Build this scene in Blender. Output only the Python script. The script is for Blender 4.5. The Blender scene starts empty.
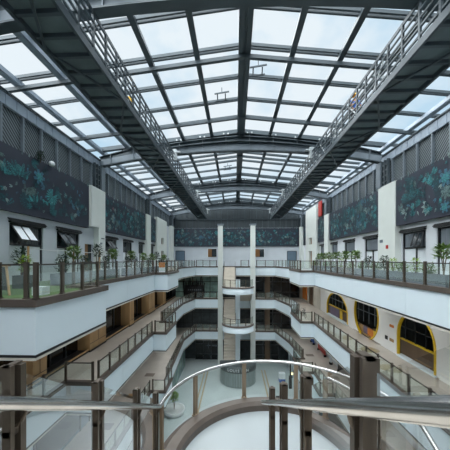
import bpy, math, random
from mathutils import Vector, Matrix
random.seed(7)
C = bpy.context.scene.collection
E = 16.7                      # eye height above the ground floor; heights below are written relative to the eye
PI = math.pi

# ------------------------------------------------------------------ materials
def lin(c):
    return tuple(((v / 255) / 12.92 if v / 255 <= .04045 else ((v / 255 + .055) / 1.055) ** 2.4) for v in c) + (1,)
MATS = {}
def mat(name, rgb, rough=.5, metal=0, var=.12, scale=3.0, bump=0, spec=.5, stretch=None):
    m = bpy.data.materials.new(name); m.use_nodes = True
    nt = m.node_tree; b = nt.nodes['Principled BSDF']
    tc = nt.nodes.new('ShaderNodeTexCoord'); n = nt.nodes.new('ShaderNodeTexNoise')
    n.inputs['Scale'].default_value = scale; n.inputs['Detail'].default_value = 5
    src = tc.outputs['Object']
    if stretch:
        mp = nt.nodes.new('ShaderNodeMapping'); mp.inputs['Scale'].default_value = stretch
        nt.links.new(src, mp.inputs['Vector']); src = mp.outputs['Vector']
    nt.links.new(src, n.inputs['Vector'])
    r = nt.nodes.new('ShaderNodeValToRGB')
    c = lin(rgb)
    r.color_ramp.elements[0].position = .3; r.color_ramp.elements[1].position = .7
    r.color_ramp.elements[0].color = tuple(x * (1 - var) for x in c[:3]) + (1,)
    r.color_ramp.elements[1].color = tuple(min(1, x * (1 + var)) for x in c[:3]) + (1,)
    nt.links.new(n.outputs['Fac'], r.inputs['Fac']); nt.links.new(r.outputs['Color'], b.inputs['Base Color'])
    b.inputs['Roughness'].default_value = rough; b.inputs['Metallic'].default_value = metal
    b.inputs['Specular IOR Level'].default_value = spec
    if bump:
        bp = nt.nodes.new('ShaderNodeBump'); bp.inputs['Strength'].default_value = bump; bp.inputs['Distance'].default_value = .02
        nt.links.new(n.outputs['Fac'], bp.inputs['Height']); nt.links.new(bp.outputs['Normal'], b.inputs['Normal'])
    MATS[name] = m
    return m
def glass(name, tint, refl=1.0, rough=.01, haze=0.0):
    m = bpy.data.materials.new(name); m.use_nodes = True
    nt = m.node_tree; nt.nodes.clear()
    o = nt.nodes.new('ShaderNodeOutputMaterial'); mx = nt.nodes.new('ShaderNodeMixShader')
    t = nt.nodes.new('ShaderNodeBsdfTransparent'); g = nt.nodes.new('ShaderNodeBsdfGlossy')
    t.inputs['Color'].default_value = tint + (1,); g.inputs['Roughness'].default_value = rough
    g.inputs['Color'].default_value = (1, 1, 1, 1)
    fr = nt.nodes.new('ShaderNodeFresnel'); fr.inputs['IOR'].default_value = 1.5
    ge = nt.nodes.new('ShaderNodeNewGeometry')
    mi = nt.nodes.new('ShaderNodeMixRGB')
    # same reflectance on entry and exit faces: the bevelled pane is thin
    mu = nt.nodes.new('ShaderNodeMath'); mu.operation = 'MULTIPLY'; mu.inputs[1].default_value = refl; mu.use_clamp = True
    sub = nt.nodes.new('ShaderNodeMath'); sub.operation = 'SUBTRACT'; sub.inputs[0].default_value = 1
    nt.links.new(ge.outputs['Backfacing'], sub.inputs[1])
    nt.links.new(fr.outputs['Fac'], mu.inputs[0])
    m2 = nt.nodes.new('ShaderNodeMath'); m2.operation = 'MULTIPLY'
    nt.links.new(mu.outputs[0], m2.inputs[0]); nt.links.new(sub.outputs[0], m2.inputs[1])
    nt.links.new(m2.outputs[0], mx.inputs['Fac'])
    df = nt.nodes.new('ShaderNodeBsdfDiffuse'); df.inputs['Color'].default_value = (.62, .72, .66, 1); mh = nt.nodes.new('ShaderNodeMixShader'); mh.inputs['Fac'].default_value = haze
    nt.links.new(t.outputs[0], mh.inputs[1]); nt.links.new(df.outputs[0], mh.inputs[2])
    nt.links.new(mh.outputs[0], mx.inputs[1]); nt.links.new(g.outputs[0], mx.inputs[2]); nt.links.new(mx.outputs[0], o.inputs['Surface'])
    nt.nodes.remove(mi)
    MATS[name] = m
    return m
def emit(name, rgb, s):
    m = bpy.data.materials.new(name); m.use_nodes = True
    nt = m.node_tree; b = nt.nodes['Principled BSDF']
    b.inputs['Emission Color'].default_value = lin(rgb); b.inputs['Emission Strength'].default_value = s
    b.inputs['Base Color'].default_value = lin(rgb); MATS[name] = m
    return m
def lattice(name, a, b_, scale):
    m = mat(name, a, .6, 0, .05); nt = m.node_tree; b = nt.nodes['Principled BSDF']
    tc = nt.nodes.new('ShaderNodeTexCoord'); mp = nt.nodes.new('ShaderNodeMapping')
    w = nt.nodes.new('ShaderNodeTexWave'); w.bands_direction = 'DIAGONAL'; w.inputs['Scale'].default_value = scale
    w.inputs['Distortion'].default_value = 0
    w.bands_direction = 'Y'; mp.inputs['Rotation'].default_value = (-PI / 4, 0, 0)
    nt.links.new(tc.outputs['Object'], mp.inputs['Vector']); nt.links.new(mp.outputs['Vector'], w.inputs['Vector'])
    r = nt.nodes.new('ShaderNodeValToRGB'); r.color_ramp.elements[0].position = .4; r.color_ramp.elements[1].position = .6
    r.color_ramp.elements[0].color = lin(a); r.color_ramp.elements[1].color = lin(b_)
    nt.links.new(w.outputs['Fac'], r.inputs['Fac']); nt.links.new(r.outputs['Color'], b.inputs['Base Color'])
    return m
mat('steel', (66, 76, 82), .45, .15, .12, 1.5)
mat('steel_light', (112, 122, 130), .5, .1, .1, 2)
mat('steel_deck', (92, 106, 110), .6, .1, .15, 2)
mat('steel_blue', (140, 152, 164), .55, 0, .1, 2.5)
mat('galvanized', (172, 178, 180), .45, .3, .1, 4)
mat('roller', (38, 40, 42), .6, 0, .2, 8)
mat('white_panel', (222, 234, 240), .35, 0, .02, .6)
mat('white_wall', (242, 242, 240), .6, 0, .02, 1.0)
mat('wall_paint', (214, 218, 222), .7, 0, .03, 1.0)
mat('wall_grey', (200, 206, 212), .7, 0, .04, 1.0)
mat('pilaster_paint', (214, 219, 214), .6, 0, .03, 1.3)
mat('curb_brown', (92, 82, 75), .45, .2, .12, 3)
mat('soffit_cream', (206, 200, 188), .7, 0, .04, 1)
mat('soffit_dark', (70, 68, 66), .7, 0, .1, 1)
mat('dark_line', (28, 28, 30), .5, 0, .1, 3)
mat('post_bronze', (92, 82, 72), .35, .55, .15, 6, stretch=(1, 1, .2))
mat('post_bronze_lit', (150, 132, 112), .35, .5, .12, 6, stretch=(1, 1, .2))  # bronze of the near landing posts, with its lit tone put into the colour
mat('rail_dark', (74, 70, 66), .35, .5, .1, 5)
mat('rail_steel', (196, 194, 192), .22, 1.0, .06, 8)
mat('floor_tile', (176, 186, 186), .2, 0, .04, .5)
mat('floor_stripe', (150, 134, 102), .35, 0, .1, 4)
mat('floor_stone', (186, 178, 168), .35, 0, .08, .8)
mat('floor_grey', (150, 152, 152), .5, 0, .1, 1)
mat('landing_white', (150, 156, 158), .3, 0, .03, .6)
mat('stair_cream', (204, 196, 184), .5, 0, .06, 2)
mat('stair_side', (120, 108, 98), .5, 0, .08, 2)
mat('wood_tan', (176, 142, 100), .5, 0, .14, 2, stretch=(1, 1, .15))
mat('wood_dark', (96, 76, 58), .5, 0, .14, 2, stretch=(1, 1, .15))
mat('shop_black', (14, 16, 18), .12, 0, .2, 2)
mat('shop_dim', (58, 64, 66), .3, 0, .4, 1.5)
mat('shop_teal', (132, 160, 152), .1, 0, .4, 1.0)
mat('window_dark', (36, 44, 48), .08, 0, .35, 1.4)
mat('frosted', (224, 230, 234), .35, 0, .04, 2)
mat('window_frame', (42, 44, 46), .4, .3, .1, 5)
mat('blue_grey', (92, 112, 128), .5, 0, .08, 2)
mat('door_brown', (128, 90, 48), .45, 0, .2, 3, stretch=(1, 1, .2))
mat('yellow', (222, 186, 40), .45, 0, .06, 3)
mat('yellow_bright', (228, 178, 40), .5, 0, .06, 3)
mat('orange', (206, 120, 44), .5, 0, .1, 3)
mat('red', (176, 52, 44), .5, 0, .1, 3)
mat('blue', (52, 92, 170), .5, 0, .1, 3)
mat('purple', (112, 102, 128), .5, 0, .1, 3)
mat('mural_navy', (40, 46, 60), .6, 0, .14, 1.2)
for i, c in enumerate([(28, 70, 78), (38, 96, 102), (56, 128, 132), (60, 104, 124), (84, 108, 108), (30, 58, 68), (120, 142, 140), (130, 84, 94)]):
    mat('leaf_paint_%s' % 'abcdefgh'[i], c, .6, 0, .5, 13)
mat('planter_grey', (110, 118, 126), .6, 0, .08, 2)
mat('planter_white', (212, 214, 214), .5, 0, .05, 2)
mat('soil', (50, 40, 32), .9, 0, .3, 9)
mat('leaf_green', (104, 132, 66), .5, 0, .35, 5)
mat('leaf_bright', (132, 160, 44), .5, 0, .3, 5)
mat('leaf_dark', (48, 72, 56), .5, 0, .3, 5)
mat('bark', (104, 88, 68), .8, 0, .2, 8)
mat('grass', (66, 92, 48), .9, 0, .35, 30, bump=.6)
mat('black', (18, 18, 20), .5, 0, .2, 3)
mat('sign_white', (214, 218, 220), .5, 0, .03, 3)
mat('kiosk_grey', (138, 148, 148), .3, .2, .12, 1.2, stretch=(3, 3, .3))
mat('kiosk_dark', (64, 70, 72), .4, 0, .1, 2)
mat('skin', (196, 150, 122), .6, 0, .05, 5)
mat('trousers', (44, 46, 52), .8, 0, .1, 9)
emit('lamp_warm', (255, 226, 150), 3)
lattice('lattice', (30, 37, 41), (104, 114, 118), 2.2)
mat('louvre', (58, 66, 70), .6, .1, .2, 4, stretch=(1, 1, .1))
glass('glass_pane', (.93, .965, .95), 1.7, haze=.055)
glass('glass_near', (.97, .98, .975), 3.6)
glass('glass_roof', (.93, .955, .965), .6)

# ------------------------------------------------------------------ mesh building
class MB:
    def __init__(s): s.v = []; s.f = []; s.m = []; s.s = []
    def add(s, vs, fs, mi=0, sm=False):
        o = len(s.v); s.v += [tuple(v) for v in vs]
        for f in fs: s.f.append([o + i for i in f]); s.m.append(mi); s.s.append(sm)
        return s
    def box(s, x0, x1, y0, y1, z0, z1, mi=0):
        x0, x1 = sorted((x0, x1)); y0, y1 = sorted((y0, y1)); z0, z1 = sorted((z0, z1))
        return s.add([(x0, y0, z0), (x1, y0, z0), (x1, y1, z0), (x0, y1, z0), (x0, y0, z1), (x1, y0, z1), (x1, y1, z1), (x0, y1, z1)],
              [(0, 3, 2, 1), (4, 5, 6, 7), (0, 1, 5, 4), (1, 2, 6, 5), (2, 3, 7, 6), (3, 0, 4, 7)], mi)
    def bar(s, p, q, w, h, mi=0, up=(0, 0, 1)):
        p = Vector(p); q = Vector(q); d = (q - p).normalized(); u = Vector(up)
        sd = d.cross(u)
        if sd.length < 1e-4: sd = d.cross(Vector((1, 0, 0)))
        sd.normalize(); u = sd.cross(d).normalized()
        a = sd * (w / 2); b = u * (h / 2)
        vs = [p - a - b, p + a - b, p + a + b, p - a + b, q - a - b, q + a - b, q + a + b, q - a + b]
        return s.add(vs, [(0, 1, 2, 3), (7, 6, 5, 4), (0, 4, 5, 1), (1, 5, 6, 2), (2, 6, 7, 3), (3, 7, 4, 0)], mi)
    def tube(s, pts, r, n=8, mi=0, round_end=False):
        pts = [Vector(p) for p in pts]; rs = [r] * len(pts)
        if round_end:
            for end in (0, -1):
                a = pts[end]; b = pts[1] if end == 0 else pts[-2]; d = (a - b).normalized()
                extra = [(a + d * r * .6, r * .8), (a + d * r * .95, r * .3)]
                if end == 0: pts = [e[0] for e in extra[::-1]] + pts; rs = [e[1] for e in extra[::-1]] + rs
                else: pts = pts + [e[0] for e in extra]; rs = rs + [e[1] for e in extra]
        vs = []; fs = []; N = len(pts); prev = None
        for i, p in enumerate(pts):
            t = (pts[min(i + 1, N - 1)] - pts[max(i - 1, 0)]).normalized()
            u = Vector((0, 0, 1)) if prev is None else prev
            if prev is None and abs(t.z) > .95: u = Vector((1, 0, 0))
            sd = t.cross(u).normalized(); u = sd.cross(t).normalized(); prev = u
            for k in range(n):
                a = 2 * PI * k / n; vs.append(p + sd * (rs[i] * math.cos(a)) + u * (rs[i] * math.sin(a)))
        for i in range(N - 1):
            for k in range(n):
                k2 = (k + 1) % n; fs.append((i * n + k, i * n + k2, (i + 1) * n + k2, (i + 1) * n + k))
        s.add(vs, fs, mi, True)
        return s.add([vs[k] for k in range(n)] + [vs[(N - 1) * n + k] for k in range(n)], [tuple(range(n))[::-1], tuple(range(n, 2 * n))], mi)
    def prism(s, poly, z0, z1, mi=0):
        n = len(poly); a = sum(poly[i][0] * poly[(i + 1) % n][1] - poly[(i + 1) % n][0] * poly[i][1] for i in range(n))
        if a < 0: poly = poly[::-1]
        vs = [(x, y, z0) for x, y in poly] + [(x, y, z1) for x, y in poly]
        fs = [tuple(range(n))[::-1], tuple(range(n, 2 * n))] + [(i, (i + 1) % n, n + (i + 1) % n, n + i) for i in range(n)]
        return s.add(vs, fs, mi)
    def lathe(s, prof, c, n=32, a0=0, a1=2 * PI, mi=0, smooth=True):
        full = abs(a1 - a0 - 2 * PI) < 1e-5; m = n if full else n + 1; k = len(prof)
        vs = []; fs = []
        for i in range(m):
            a = a0 + (a1 - a0) * i / n
            for r, z in prof: vs.append((c[0] + r * math.cos(a), c[1] + r * math.sin(a), c[2] + z))
        for i in range(n):
            i2 = (i + 1) % m
            for j in range(k - 1): fs.append((i * k + j, i2 * k + j, i2 * k + j + 1, i * k + j + 1))
        return s.add(vs, fs, mi, smooth)
    def ball(s, c, r, mi=0, sz=1.0, n=10):
        return s.lathe([(r * math.sin(PI * j / n) + 1e-4, -r * sz * math.cos(PI * j / n)) for j in range(n + 1)], c, 12, mi=mi)
    def mesh(s, name, mats, off=(0, 0, 0)):
        me = bpy.data.meshes.new(name)
        me.from_pydata([(v[0] - off[0], v[1] - off[1], v[2] + E - off[2]) for v in s.v], [], s.f)
        for m in ([mats] if isinstance(mats, str) else mats): me.materials.append(MATS[m])
        for p, mi, sm in zip(me.polygons, s.m, s.s): p.material_index = mi; p.use_smooth = sm
        me.update()
        return me
    def build(s, name, mats, parent=None, label=None, cat=None, group=None, kind=None):
        if parent is not None:
            off = wloc(parent)
        else:
            xs, ys, zs = zip(*s.v)
            off = Vector(((min(xs) + max(xs)) / 2, (min(ys) + max(ys)) / 2, min(zs) + E))
        o = bpy.data.objects.new(name, s.mesh(name, mats, off)); C.objects.link(o)
        if parent is not None: o.parent = parent
        else: o.location = off
        return tag(o, label, cat, group, kind)
def wloc(o):
    l = Vector(o.location)
    while o.parent: o = o.parent; l = l + Vector(o.location)
    return l
def tag(o, label=None, cat=None, group=None, kind=None):
    for k, v in (('label', label), ('category', cat), ('group', group), ('kind', kind)):
        if v: o[k] = v
    return o
def thing(name, loc, label=None, cat=None, group=None, kind=None, rz=0):
    o = bpy.data.objects.new(name, None); o.empty_display_size = .2; C.objects.link(o)
    o.location = (loc[0], loc[1], loc[2] + E); o.rotation_euler.z = rz
    return tag(o, label, cat, group, kind)
def inst(name, me, parent, loc, rz=0):           # a copy sharing mesh data; loc is a place in the hall
    o = bpy.data.objects.new(name, me); C.objects.link(o); o.parent = parent
    w = wloc(parent); o.location = (loc[0] - w.x, loc[1] - w.y, loc[2] + E - w.z); o.rotation_euler.z = rz
    return o
def local_mesh(mb, name, mats):                   # mesh modelled around its own origin
    return mb.mesh(name, mats, (0, 0, E))

# ------------------------------------------------------------------ plan of the hall
XL, XR, YB, YF = -10.4, 10.9, -4.0, 43.7
Z4, Z3, Z2, Z1 = -1.25, -6.35, -11.5, -16.7      # curb lines of the galleries, ground floor
B4, B3, B2 = -2.52, -7.72, -12.72               # fascia undersides
YE = 41.5
L4 = [(-10.4, 6.7), (-5.3, 6.7), (-5.3, 10.35), (-6.7, 10.35), (-6.7, 21.3), (-5.6, 21.3), (-5.6, 25.2), (-7.4, 25.2), (-7.4, 36.5), (-6.4, YE)]
L3 = [(-8.6, YB), (-8.6, 12.9), (-7.0, 12.9), (-7.0, 21.9), (-5.9, 21.9), (-5.9, 25.6), (-7.4, 25.6), (-7.4, 36.5), (-6.4, YE)]
L2 = [(-7.3, YB), (-7.3, 22.2), (-6.05, 22.2), (-6.05, 24.6), (-6.6, 24.6), (-7.3, 36.5), (-6.4, YE)]
R4 = [(7.85, YB), (7.85, 25.7), (6.4, 25.7), (6.4, 30.4), (7.5, 30.4), (7.5, 36.0), (6.4, YE)]
R3 = [(7.85, YB), (7.85, 26.2), (6.6, 26.2), (6.6, 30.6), (7.5, 30.6), (7.5, 36.0), (6.4, YE)]
R2 = [(8.0, YB), (8.0, 26.5), (6.75, 26.5), (6.75, 30.2), (7.9, 30.2), (7.5, 36.0), (6.4, YE)]

def strip(mb, pts, w, z0, z1, mi=0, gap=None):
    for i in range(len(pts) - 1):
        a = Vector((*pts[i], (z0 + z1) / 2)); b = Vector((*pts[i + 1], (z0 + z1) / 2)); d = (b - a).normalized()
        if gap:
            n = max(1, round((b - a).length / gap)); a2 = a - d * w / 2 * .98; b2 = b + d * w / 2 * .98; st = (b2 - a2) / n
            for k in range(n): mb.bar(a2 + st * k + d * .006, a2 + st * (k + 1) - d * .006, w, z1 - z0, mi)
        else: mb.bar(a - d * w / 2 * .99, b + d * w / 2 * .99, w, z1 - z0, mi)
for nm, zc, zb, lp, rp, top in (('floor_4', Z4, B4, L4, R4, 'floor_grey'), ('floor_3', Z3, B3, L3, R3, 'floor_stone'), ('floor_2', Z2, B2, L2, R2, 'floor_stone')):
    fl = thing(nm, (0, YE, zb), kind='structure')
    inner = lp + rp[::-1]
    if nm == 'floor_4':
        poly = [(XL, lp[0][1])] + lp[1:] + rp[::-1] + [(XR, YB), (XR, YF), (XL, YF)]
    else:
        poly = [(XL - 1.2, YB)] + lp + rp[::-1] + [(XR, YB), (XR, YF), (XL - 1.2, YF)]
    MB().prism(poly, zb + .06, zc + .06).build('slab', top, fl)
    fa = MB(); strip(fa, lp if nm != 'floor_4' else lp, .1, zb, zc, 0, 2.7); strip(fa, rp, .1, zb, zc, 0, 2.7)
    strip(fa, [(-6.4, YE), (6.4, YE)], .1, zb, zc, 0, 2.7); fa.build('fascia', 'white_panel', fl)
    cu = MB()
    for p in (lp, rp, [(-6.4, YE), (6.4, YE)]): strip(cu, p, .24, zc, zc + .2)
    cu.build('curb', 'curb_brown', fl)
    ln = MB()
    for p in (lp, rp, [(-6.4, YE), (6.4, YE)]): strip(ln, p, .13, zb - .07, zb)
    ln.build('edge_trim', 'dark_line', fl)
    st_ = MB()
    for p in (lp, rp, [(-6.4, YE), (6.4, YE)]): strip(st_, p, .11, zb - .15, zb - .07)
    st_.build('soffit_trim', 'soffit_cream', fl)
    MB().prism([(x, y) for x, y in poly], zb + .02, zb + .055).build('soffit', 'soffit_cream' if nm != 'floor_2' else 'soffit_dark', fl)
    # the near walkway behind the camera and its stairhead
    MB().box(-10.4 if nm == 'floor_4' else lp[0][0], rp[0][0], YB, -.02, zb + .06, zc + .06).build('slab', top, fl)
fl = thing('floor', (0, 20, Z1 - .2), kind='structure')
MB().box(XL - 1.2, XR + 3, YB, YF + 1, Z1 - .2, Z1).build('slab', 'floor_tile', fl)
for x in (-4.5, -4.05, 4.0, 4.45):
    MB().box(x - .09, x + .09, 6, 39.5, Z1, Z1 + .006).build('floor_stripe', 'floor_stripe', fl)

# ------------------------------------------------------------------ walls
def wall_x(name, x0, x1, y0, y1, z0, z1, holes, m, parent=None):
    mb = MB(); ys = sorted({y0, y1, *[h[0] for h in holes], *[h[1] for h in holes]}); ys = [y for y in ys if y0 <= y <= y1]
    for a, b in zip(ys, ys[1:]):
        z = z0
        for h in sorted([h for h in holes if h[0] <= a + 1e-6 and h[1] >= b - 1e-6], key=lambda h: h[2]):
            if h[2] > z: mb.box(x0, x1, a, b, z, h[2])
            z = h[3]
        if z < z1: mb.box(x0, x1, a, b, z, z1)
    return mb.build(name, m, parent, kind=None if parent else 'structure')
F4 = Z4 + .06
winL = [(8.6, 10.6), (11.6, 13.7), (14.8, 17.0), (20.4, 22.5), (23.8, 25.9), (27.7, 29.1), (31.5, 32.9)]
winR = [(9.2, 11.2), (12.2, 14.5), (15.3, 17.4), (20.3, 22.3), (24.1, 26.3), (28.1, 29.7), (32.1, 33.6)]
WT, WS = 1.72, .72
wl = wall_x('wall_left', XL - .25, XL, 6.2, YF, F4, 7.3, [(a, b, F4, WT) for a, b in winL] + [(17.62, 18.68, F4, 1.1)], 'wall_grey')
wr = wall_x('wall_right', XR, XR + .25, YB, YF, F4, 7.3, [(a, b, F4, WT) for a, b in winR], 'wall_paint')
wall_x('wall_left', XL - .25, XL, YB, 6.2, F4, 7.3, [], 'wall_grey')
wn = 0
for side, wins in ((-1, winL), (1, winR)):
    X = XL if side < 0 else XR
    for k, (a, b) in enumerate(wins):
        wn += 1
        w = thing('window_%d' % wn, (X, (a + b) / 2, F4), kind='structure')
        xi = X + side * .12; mid = a + (b - a) * .42
        fr = MB()
        for y in (a + .035, b - .035): fr.box(xi - .05, xi + .05, y - .035, y + .035, F4, WT)
        fr.box(xi - .05, xi + .05, a, b, WT - .07, WT).box(xi - .05, xi + .05, a, b, WS - .04, WS + .04)
        fr.box(xi - .05, xi + .05, mid - .05, mid + .05, F4, WS); fr.build('frame', 'window_frame', w)
        MB().box(xi + side * .0, xi + side * .02, a + .07, b - .07, WS + .04, WT - .07).build('upper_pane', 'window_dark', w)
        MB().box(xi + side * .0, xi + side * .02, a + .07, b - .07, F4, WS - .04).build('lower_pane', 'frosted', w)
        cur = MB(); cy0, cy1 = (a + .12, b - .12) if side > 0 else (mid + .1, b - .15); nn = int((cy1 - cy0) / .09)
        for q in range(nn): cur.box(xi - side * .005, xi - side * (.018 + .012 * (q % 2)), cy0 + q * .09, cy0 + q * .09 + .085, WS + .06, WT - .09)
        cur.build('curtain', 'planter_grey' if side > 0 else 'kiosk_dark', w)
        ca = MB()
        for j in range(4): ca.bar((X - side * (.03 + .035 * j), a - .1, WT + .2 - .04 * j), (X - side * (.03 + .035 * j), b + .1, WT + .2 - .04 * j), .06, .03)
        ca.box(X - side * .0, X - side * .14, a - .05, b + .05, WT, WT + .08); ca.build('awning', 'roller', w)
        if k in (1, 2, 3) and side < 0 or k in (2,) and side > 0:
            y0, y1 = (a + .08, mid + .25) if side < 0 else (mid + .2, b - .08)
            if side > 0: y0, y1 = a + .08, mid
            h = WT - WS - .15; t = .62 if side < 0 else .3
            top = Vector((X - side * .02, 0, WT - .1)); bot = top + Vector((-side * math.sin(t) * h, 0, -math.cos(t) * h))
            sa = MB()
            for y in (y0, y1, (y0 + y1) / 2): sa.bar((top.x, y, top.z), (bot.x, y, bot.z), .05, .05)
            sa.bar((top.x, y0, top.z), (top.x, y1, top.z), .05, .05).bar((bot.x, y0, bot.z), (bot.x, y1, bot.z), .05, .05)
            so = sa.build('open_sash', 'window_frame', w)
            MB().add([(top.x, y0, top.z), (top.x, y1, top.z), (bot.x, y1, bot.z), (bot.x, y0, bot.z)], [(0, 1, 2, 3)]).build('sash_pane', 'frosted' if side < 0 and k == 1 else 'window_dark', so)  # pale colour on the near left sash paints a white-blue reflection
# brown door on the left terrace
d = thing('door_1', (XL, 18.15, F4), kind='structure')
MB().box(XL - .2, XL - .12, 17.62, 18.2, F4, 1.1).build('door_leaf', 'door_brown', d)
MB().box(XL - .2, XL - .14, 18.2, 18.68, F4, 1.1).build('side_light', 'window_dark', d)

# pilasters and blocks on the top level
tn = 0
def trim(mb, m):
    global tn
    tn += 1
    return mb.build('trim_%d' % tn, m, kind='structure')
trim(MB().box(XL, -10.0, 18.75, 19.7, F4, 2.35).box(XL, -10.0, 17.75, 19.7, 2.35, 5.2), 'pilaster_paint')
trim(MB().box(XL, -10.0, 29.2, 30.6, F4, 5.2), 'pilaster_paint')
trim(MB().box(XL, -9.9, 40.3, 41.8, F4, 5.3), 'pilaster_paint')
trim(MB().box(10.5, XR, 17.5, 19.5, F4, 5.2), 'pilaster_paint')
trim(MB().box(10.5, XR, 29.8, 31.1, F4, 5.2), 'pilaster_paint')
trim(MB().box(10.5, XR, 41.6, 43.0, F4, 5.3), 'pilaster_paint')
for side, y0, y1, zt, X in ((-1, 33.0, 37.6, 5.5, XL), (1, 33.9, 38.9, 7.1, XR)):
    xa = X - side * .45
    wins = [(y0 + (y1 - y0) * .38, y0 + (y1 - y0) * .66, 2.1, 3.0), (y0 + (y1 - y0) * .38, y0 + (y1 - y0) * .66, F4, 1.2)]
    wall_x('wall_left' if side < 0 else 'wall_right', min(xa, X), max(xa, X), y0, y1, F4, zt, wins, 'pilaster_paint')
    for h in wins:
        wn += 1
        w = thing('window_%d' % wn, (X - side * .1, (h[0] + h[1]) / 2, h[2]), kind='structure')
        MB().box(X - side * .08, X - side * .16, h[0], h[1], h[2], h[3]).build('pane', 'door_brown' if side > 0 else 'wood_dark', w)
        MB().box(X - side * .08, X - side * .24, h[0], h[0] + .12, h[2], h[3]).build('frame', 'wood_dark', w)

# lattice band above the murals
for side in (-1, 1):
    X = XL if side < 0 else XR
    x0 = X - side * .03; tr = thing('trim_%d' % (tn + 1), (X, 20, 5), kind='structure'); tn += 1
    MB().box(X - side * .001, X - side * .05, YB, YF - .2, 5.16, 6.95).build('lattice', 'lattice', tr)
    po = MB(); y = -3.4
    while y < YF - .6:
        if not any(abs(y - c) < .5 for c in (8.1, 19.3, 30.4)): po.box(X - side * .05, X - side * .19, y - .045, y + .045, 5.16, 6.95)
        y += 1.2
    po.build('mullion', 'steel_light', tr)
    be = MB().box(X - side * .0, X - side * .2, YB, YF - .2, 6.9, 7.4)
    y = -3.8
    while y < YF - .4: be.box(X - side * .2, X - side * .225, y - .03, y + .03, 6.92, 7.38); y += .6
    be.build('beam', 'steel_blue', tr)
    MB().add([(X - side * .1, YB, 7.38), (X - side * .1, YF, 7.38), (X + side * 1.3, YF, 8.28), (X + side * 1.3, YB, 8.28)], [(0, 1, 2, 3)]).build('closure_plate', 'steel', tr)
    gt = MB()
    for j in range(3): gt.box(X - side * (.02 + .1 * j), X - side * (.09 + .1 * j), YB, YF - .2, 7.38 + .04 * j, 7.44 + .04 * j)
    gt.build('gutter', 'steel', tr)
# far wall
wf = thing('wall_far', (.25, YF, F4), kind='structure')
MB().box(XL - .25, XR + .25, YF, YF + .25, F4, 5.3).build('wall_panel', 'wall_grey', wf)
lo = MB().add([(XL, YF, 5.3), (XR, YF, 5.3), (XR, YF, 7.5), (12.3, YF, 8.2), (.42, YF, 9.6), (-11.7, YF, 8.2), (XL, YF, 7.5)], [(0, 1, 2, 3, 4, 5, 6)])
lo.build('louvre', 'louvre', wf)
po = MB()
for k in range(22): po.box(XL + .3 + k * .98 - .05, XL + .3 + k * .98 + .05, YF - .1, YF, 5.3, 8.6 - .1 * abs(k - 10.5))
po.box(XL, XR, YF - .12, YF, 6.7, 6.82); po.build('mullion', 'steel', wf)
MB().box(XL - 1.2, XR + .25, YF, YF + .25, Z1, F4).build('wall_panel', 'shop_dim', wf)
MB().box(XL - 1.2, XR + .3, YB - .2, YB, Z1, 7.5).build('wall_near', 'wall_grey', kind='structure')
# far openings on the top level
def panel_y(name, x0, x1, z0, z1, m, frm=None, yy=YF):
    o = thing(name, ((x0 + x1) / 2, yy, z0), kind='structure')
    MB().box(x0, x1, yy - .06, yy - .01, z0, z1).build('pane', m, o)
    fr = MB()
    for x in (x0, x1): fr.box(x - .05, x + .05, yy - .1, yy - .005, z0, z1)
    fr.box(x0, x1, yy - .1, yy - .005, z1 - .05, z1 + .05)
    fr.build('frame', frm or 'window_frame', o)
    return o
panel_y('door_2', -10.0, -8.5, F4, 1.45, 'blue_grey', 'steel'); panel_y('door_3', 8.7, 10.2, F4, 1.4, 'blue_grey', 'steel')
w = panel_y('window_%d' % (wn + 1), -4.6, -3.1, .45, 1.85, 'door_brown', 'frosted'); wn += 1
MB().box(-3.9, -3.1, YF - .13, YF - .1, .5, 1.8).build('sash', 'window_dark', w)
w = panel_y('window_%d' % (wn + 1), 3.4, 4.9, .45, 1.8, 'window_dark', 'frosted'); wn += 1
MB().box(3.4, 4.1, YF - .13, YF - .1, .5, 1.75).build('sash', 'door_brown', w)

# ------------------------------------------------------------------ murals
def leaf(mb, T, cy, cz, s, ang, kind, mi, lift):
    def put(pts, l):
        n = len(pts); c = (sum(p[0] for p in pts) / n, sum(p[1] for p in pts) / n)
        ca, sa = math.cos(ang), math.sin(ang)
        P = [T(cy + s * (x * ca - y * sa), cz + s * (x * sa + y * ca), l) for x, y in pts]
        mb.add(P, [tuple(range(n))], mi)
    if kind == 'monstera':
        for k in range(-7, 8):
            a = k * .36; ln = .95 - .03 * abs(k)
            put([(0, 0), (ln * .6 * math.sin(a - .13), ln * .6 * math.cos(a - .13)), (ln * math.sin(a - .1), ln * math.cos(a - .1)), (ln * 1.06 * math.sin(a), ln * 1.06 * math.cos(a)), (ln * math.sin(a + .1), ln * math.cos(a + .1)), (ln * .6 * math.sin(a + .13), ln * .6 * math.cos(a + .13))], lift)
    elif kind == 'fern':
        for k in range(9):
            t = k / 8; w = .34 * (1 - t * .75)
            for sg in (-1, 1):
                put([(0, t), (sg * w * .5, t + .02), (sg * w, t + w * .55), (sg * w * .4, t + .12)], lift)
    elif kind == 'flower':
        for k in range(7):
            a = k * 2 * PI / 7
            put([(0, 0), (.4 * math.sin(a - .36), .4 * math.cos(a - .36)), (.62 * math.sin(a - .2), .62 * math.cos(a - .2)), (.66 * math.sin(a + .2), .66 * math.cos(a + .2)), (.4 * math.sin(a + .36), .4 * math.cos(a + .36))], lift + .002 * k)
    else:
        put([(0, 0), (.16, .3), (.17, .6), (0, 1.05), (-.17, .6), (-.16, .3)], lift)
LP = ['mural_navy'] + ['leaf_paint_%s' % c for c in 'abcdefgh']
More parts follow.
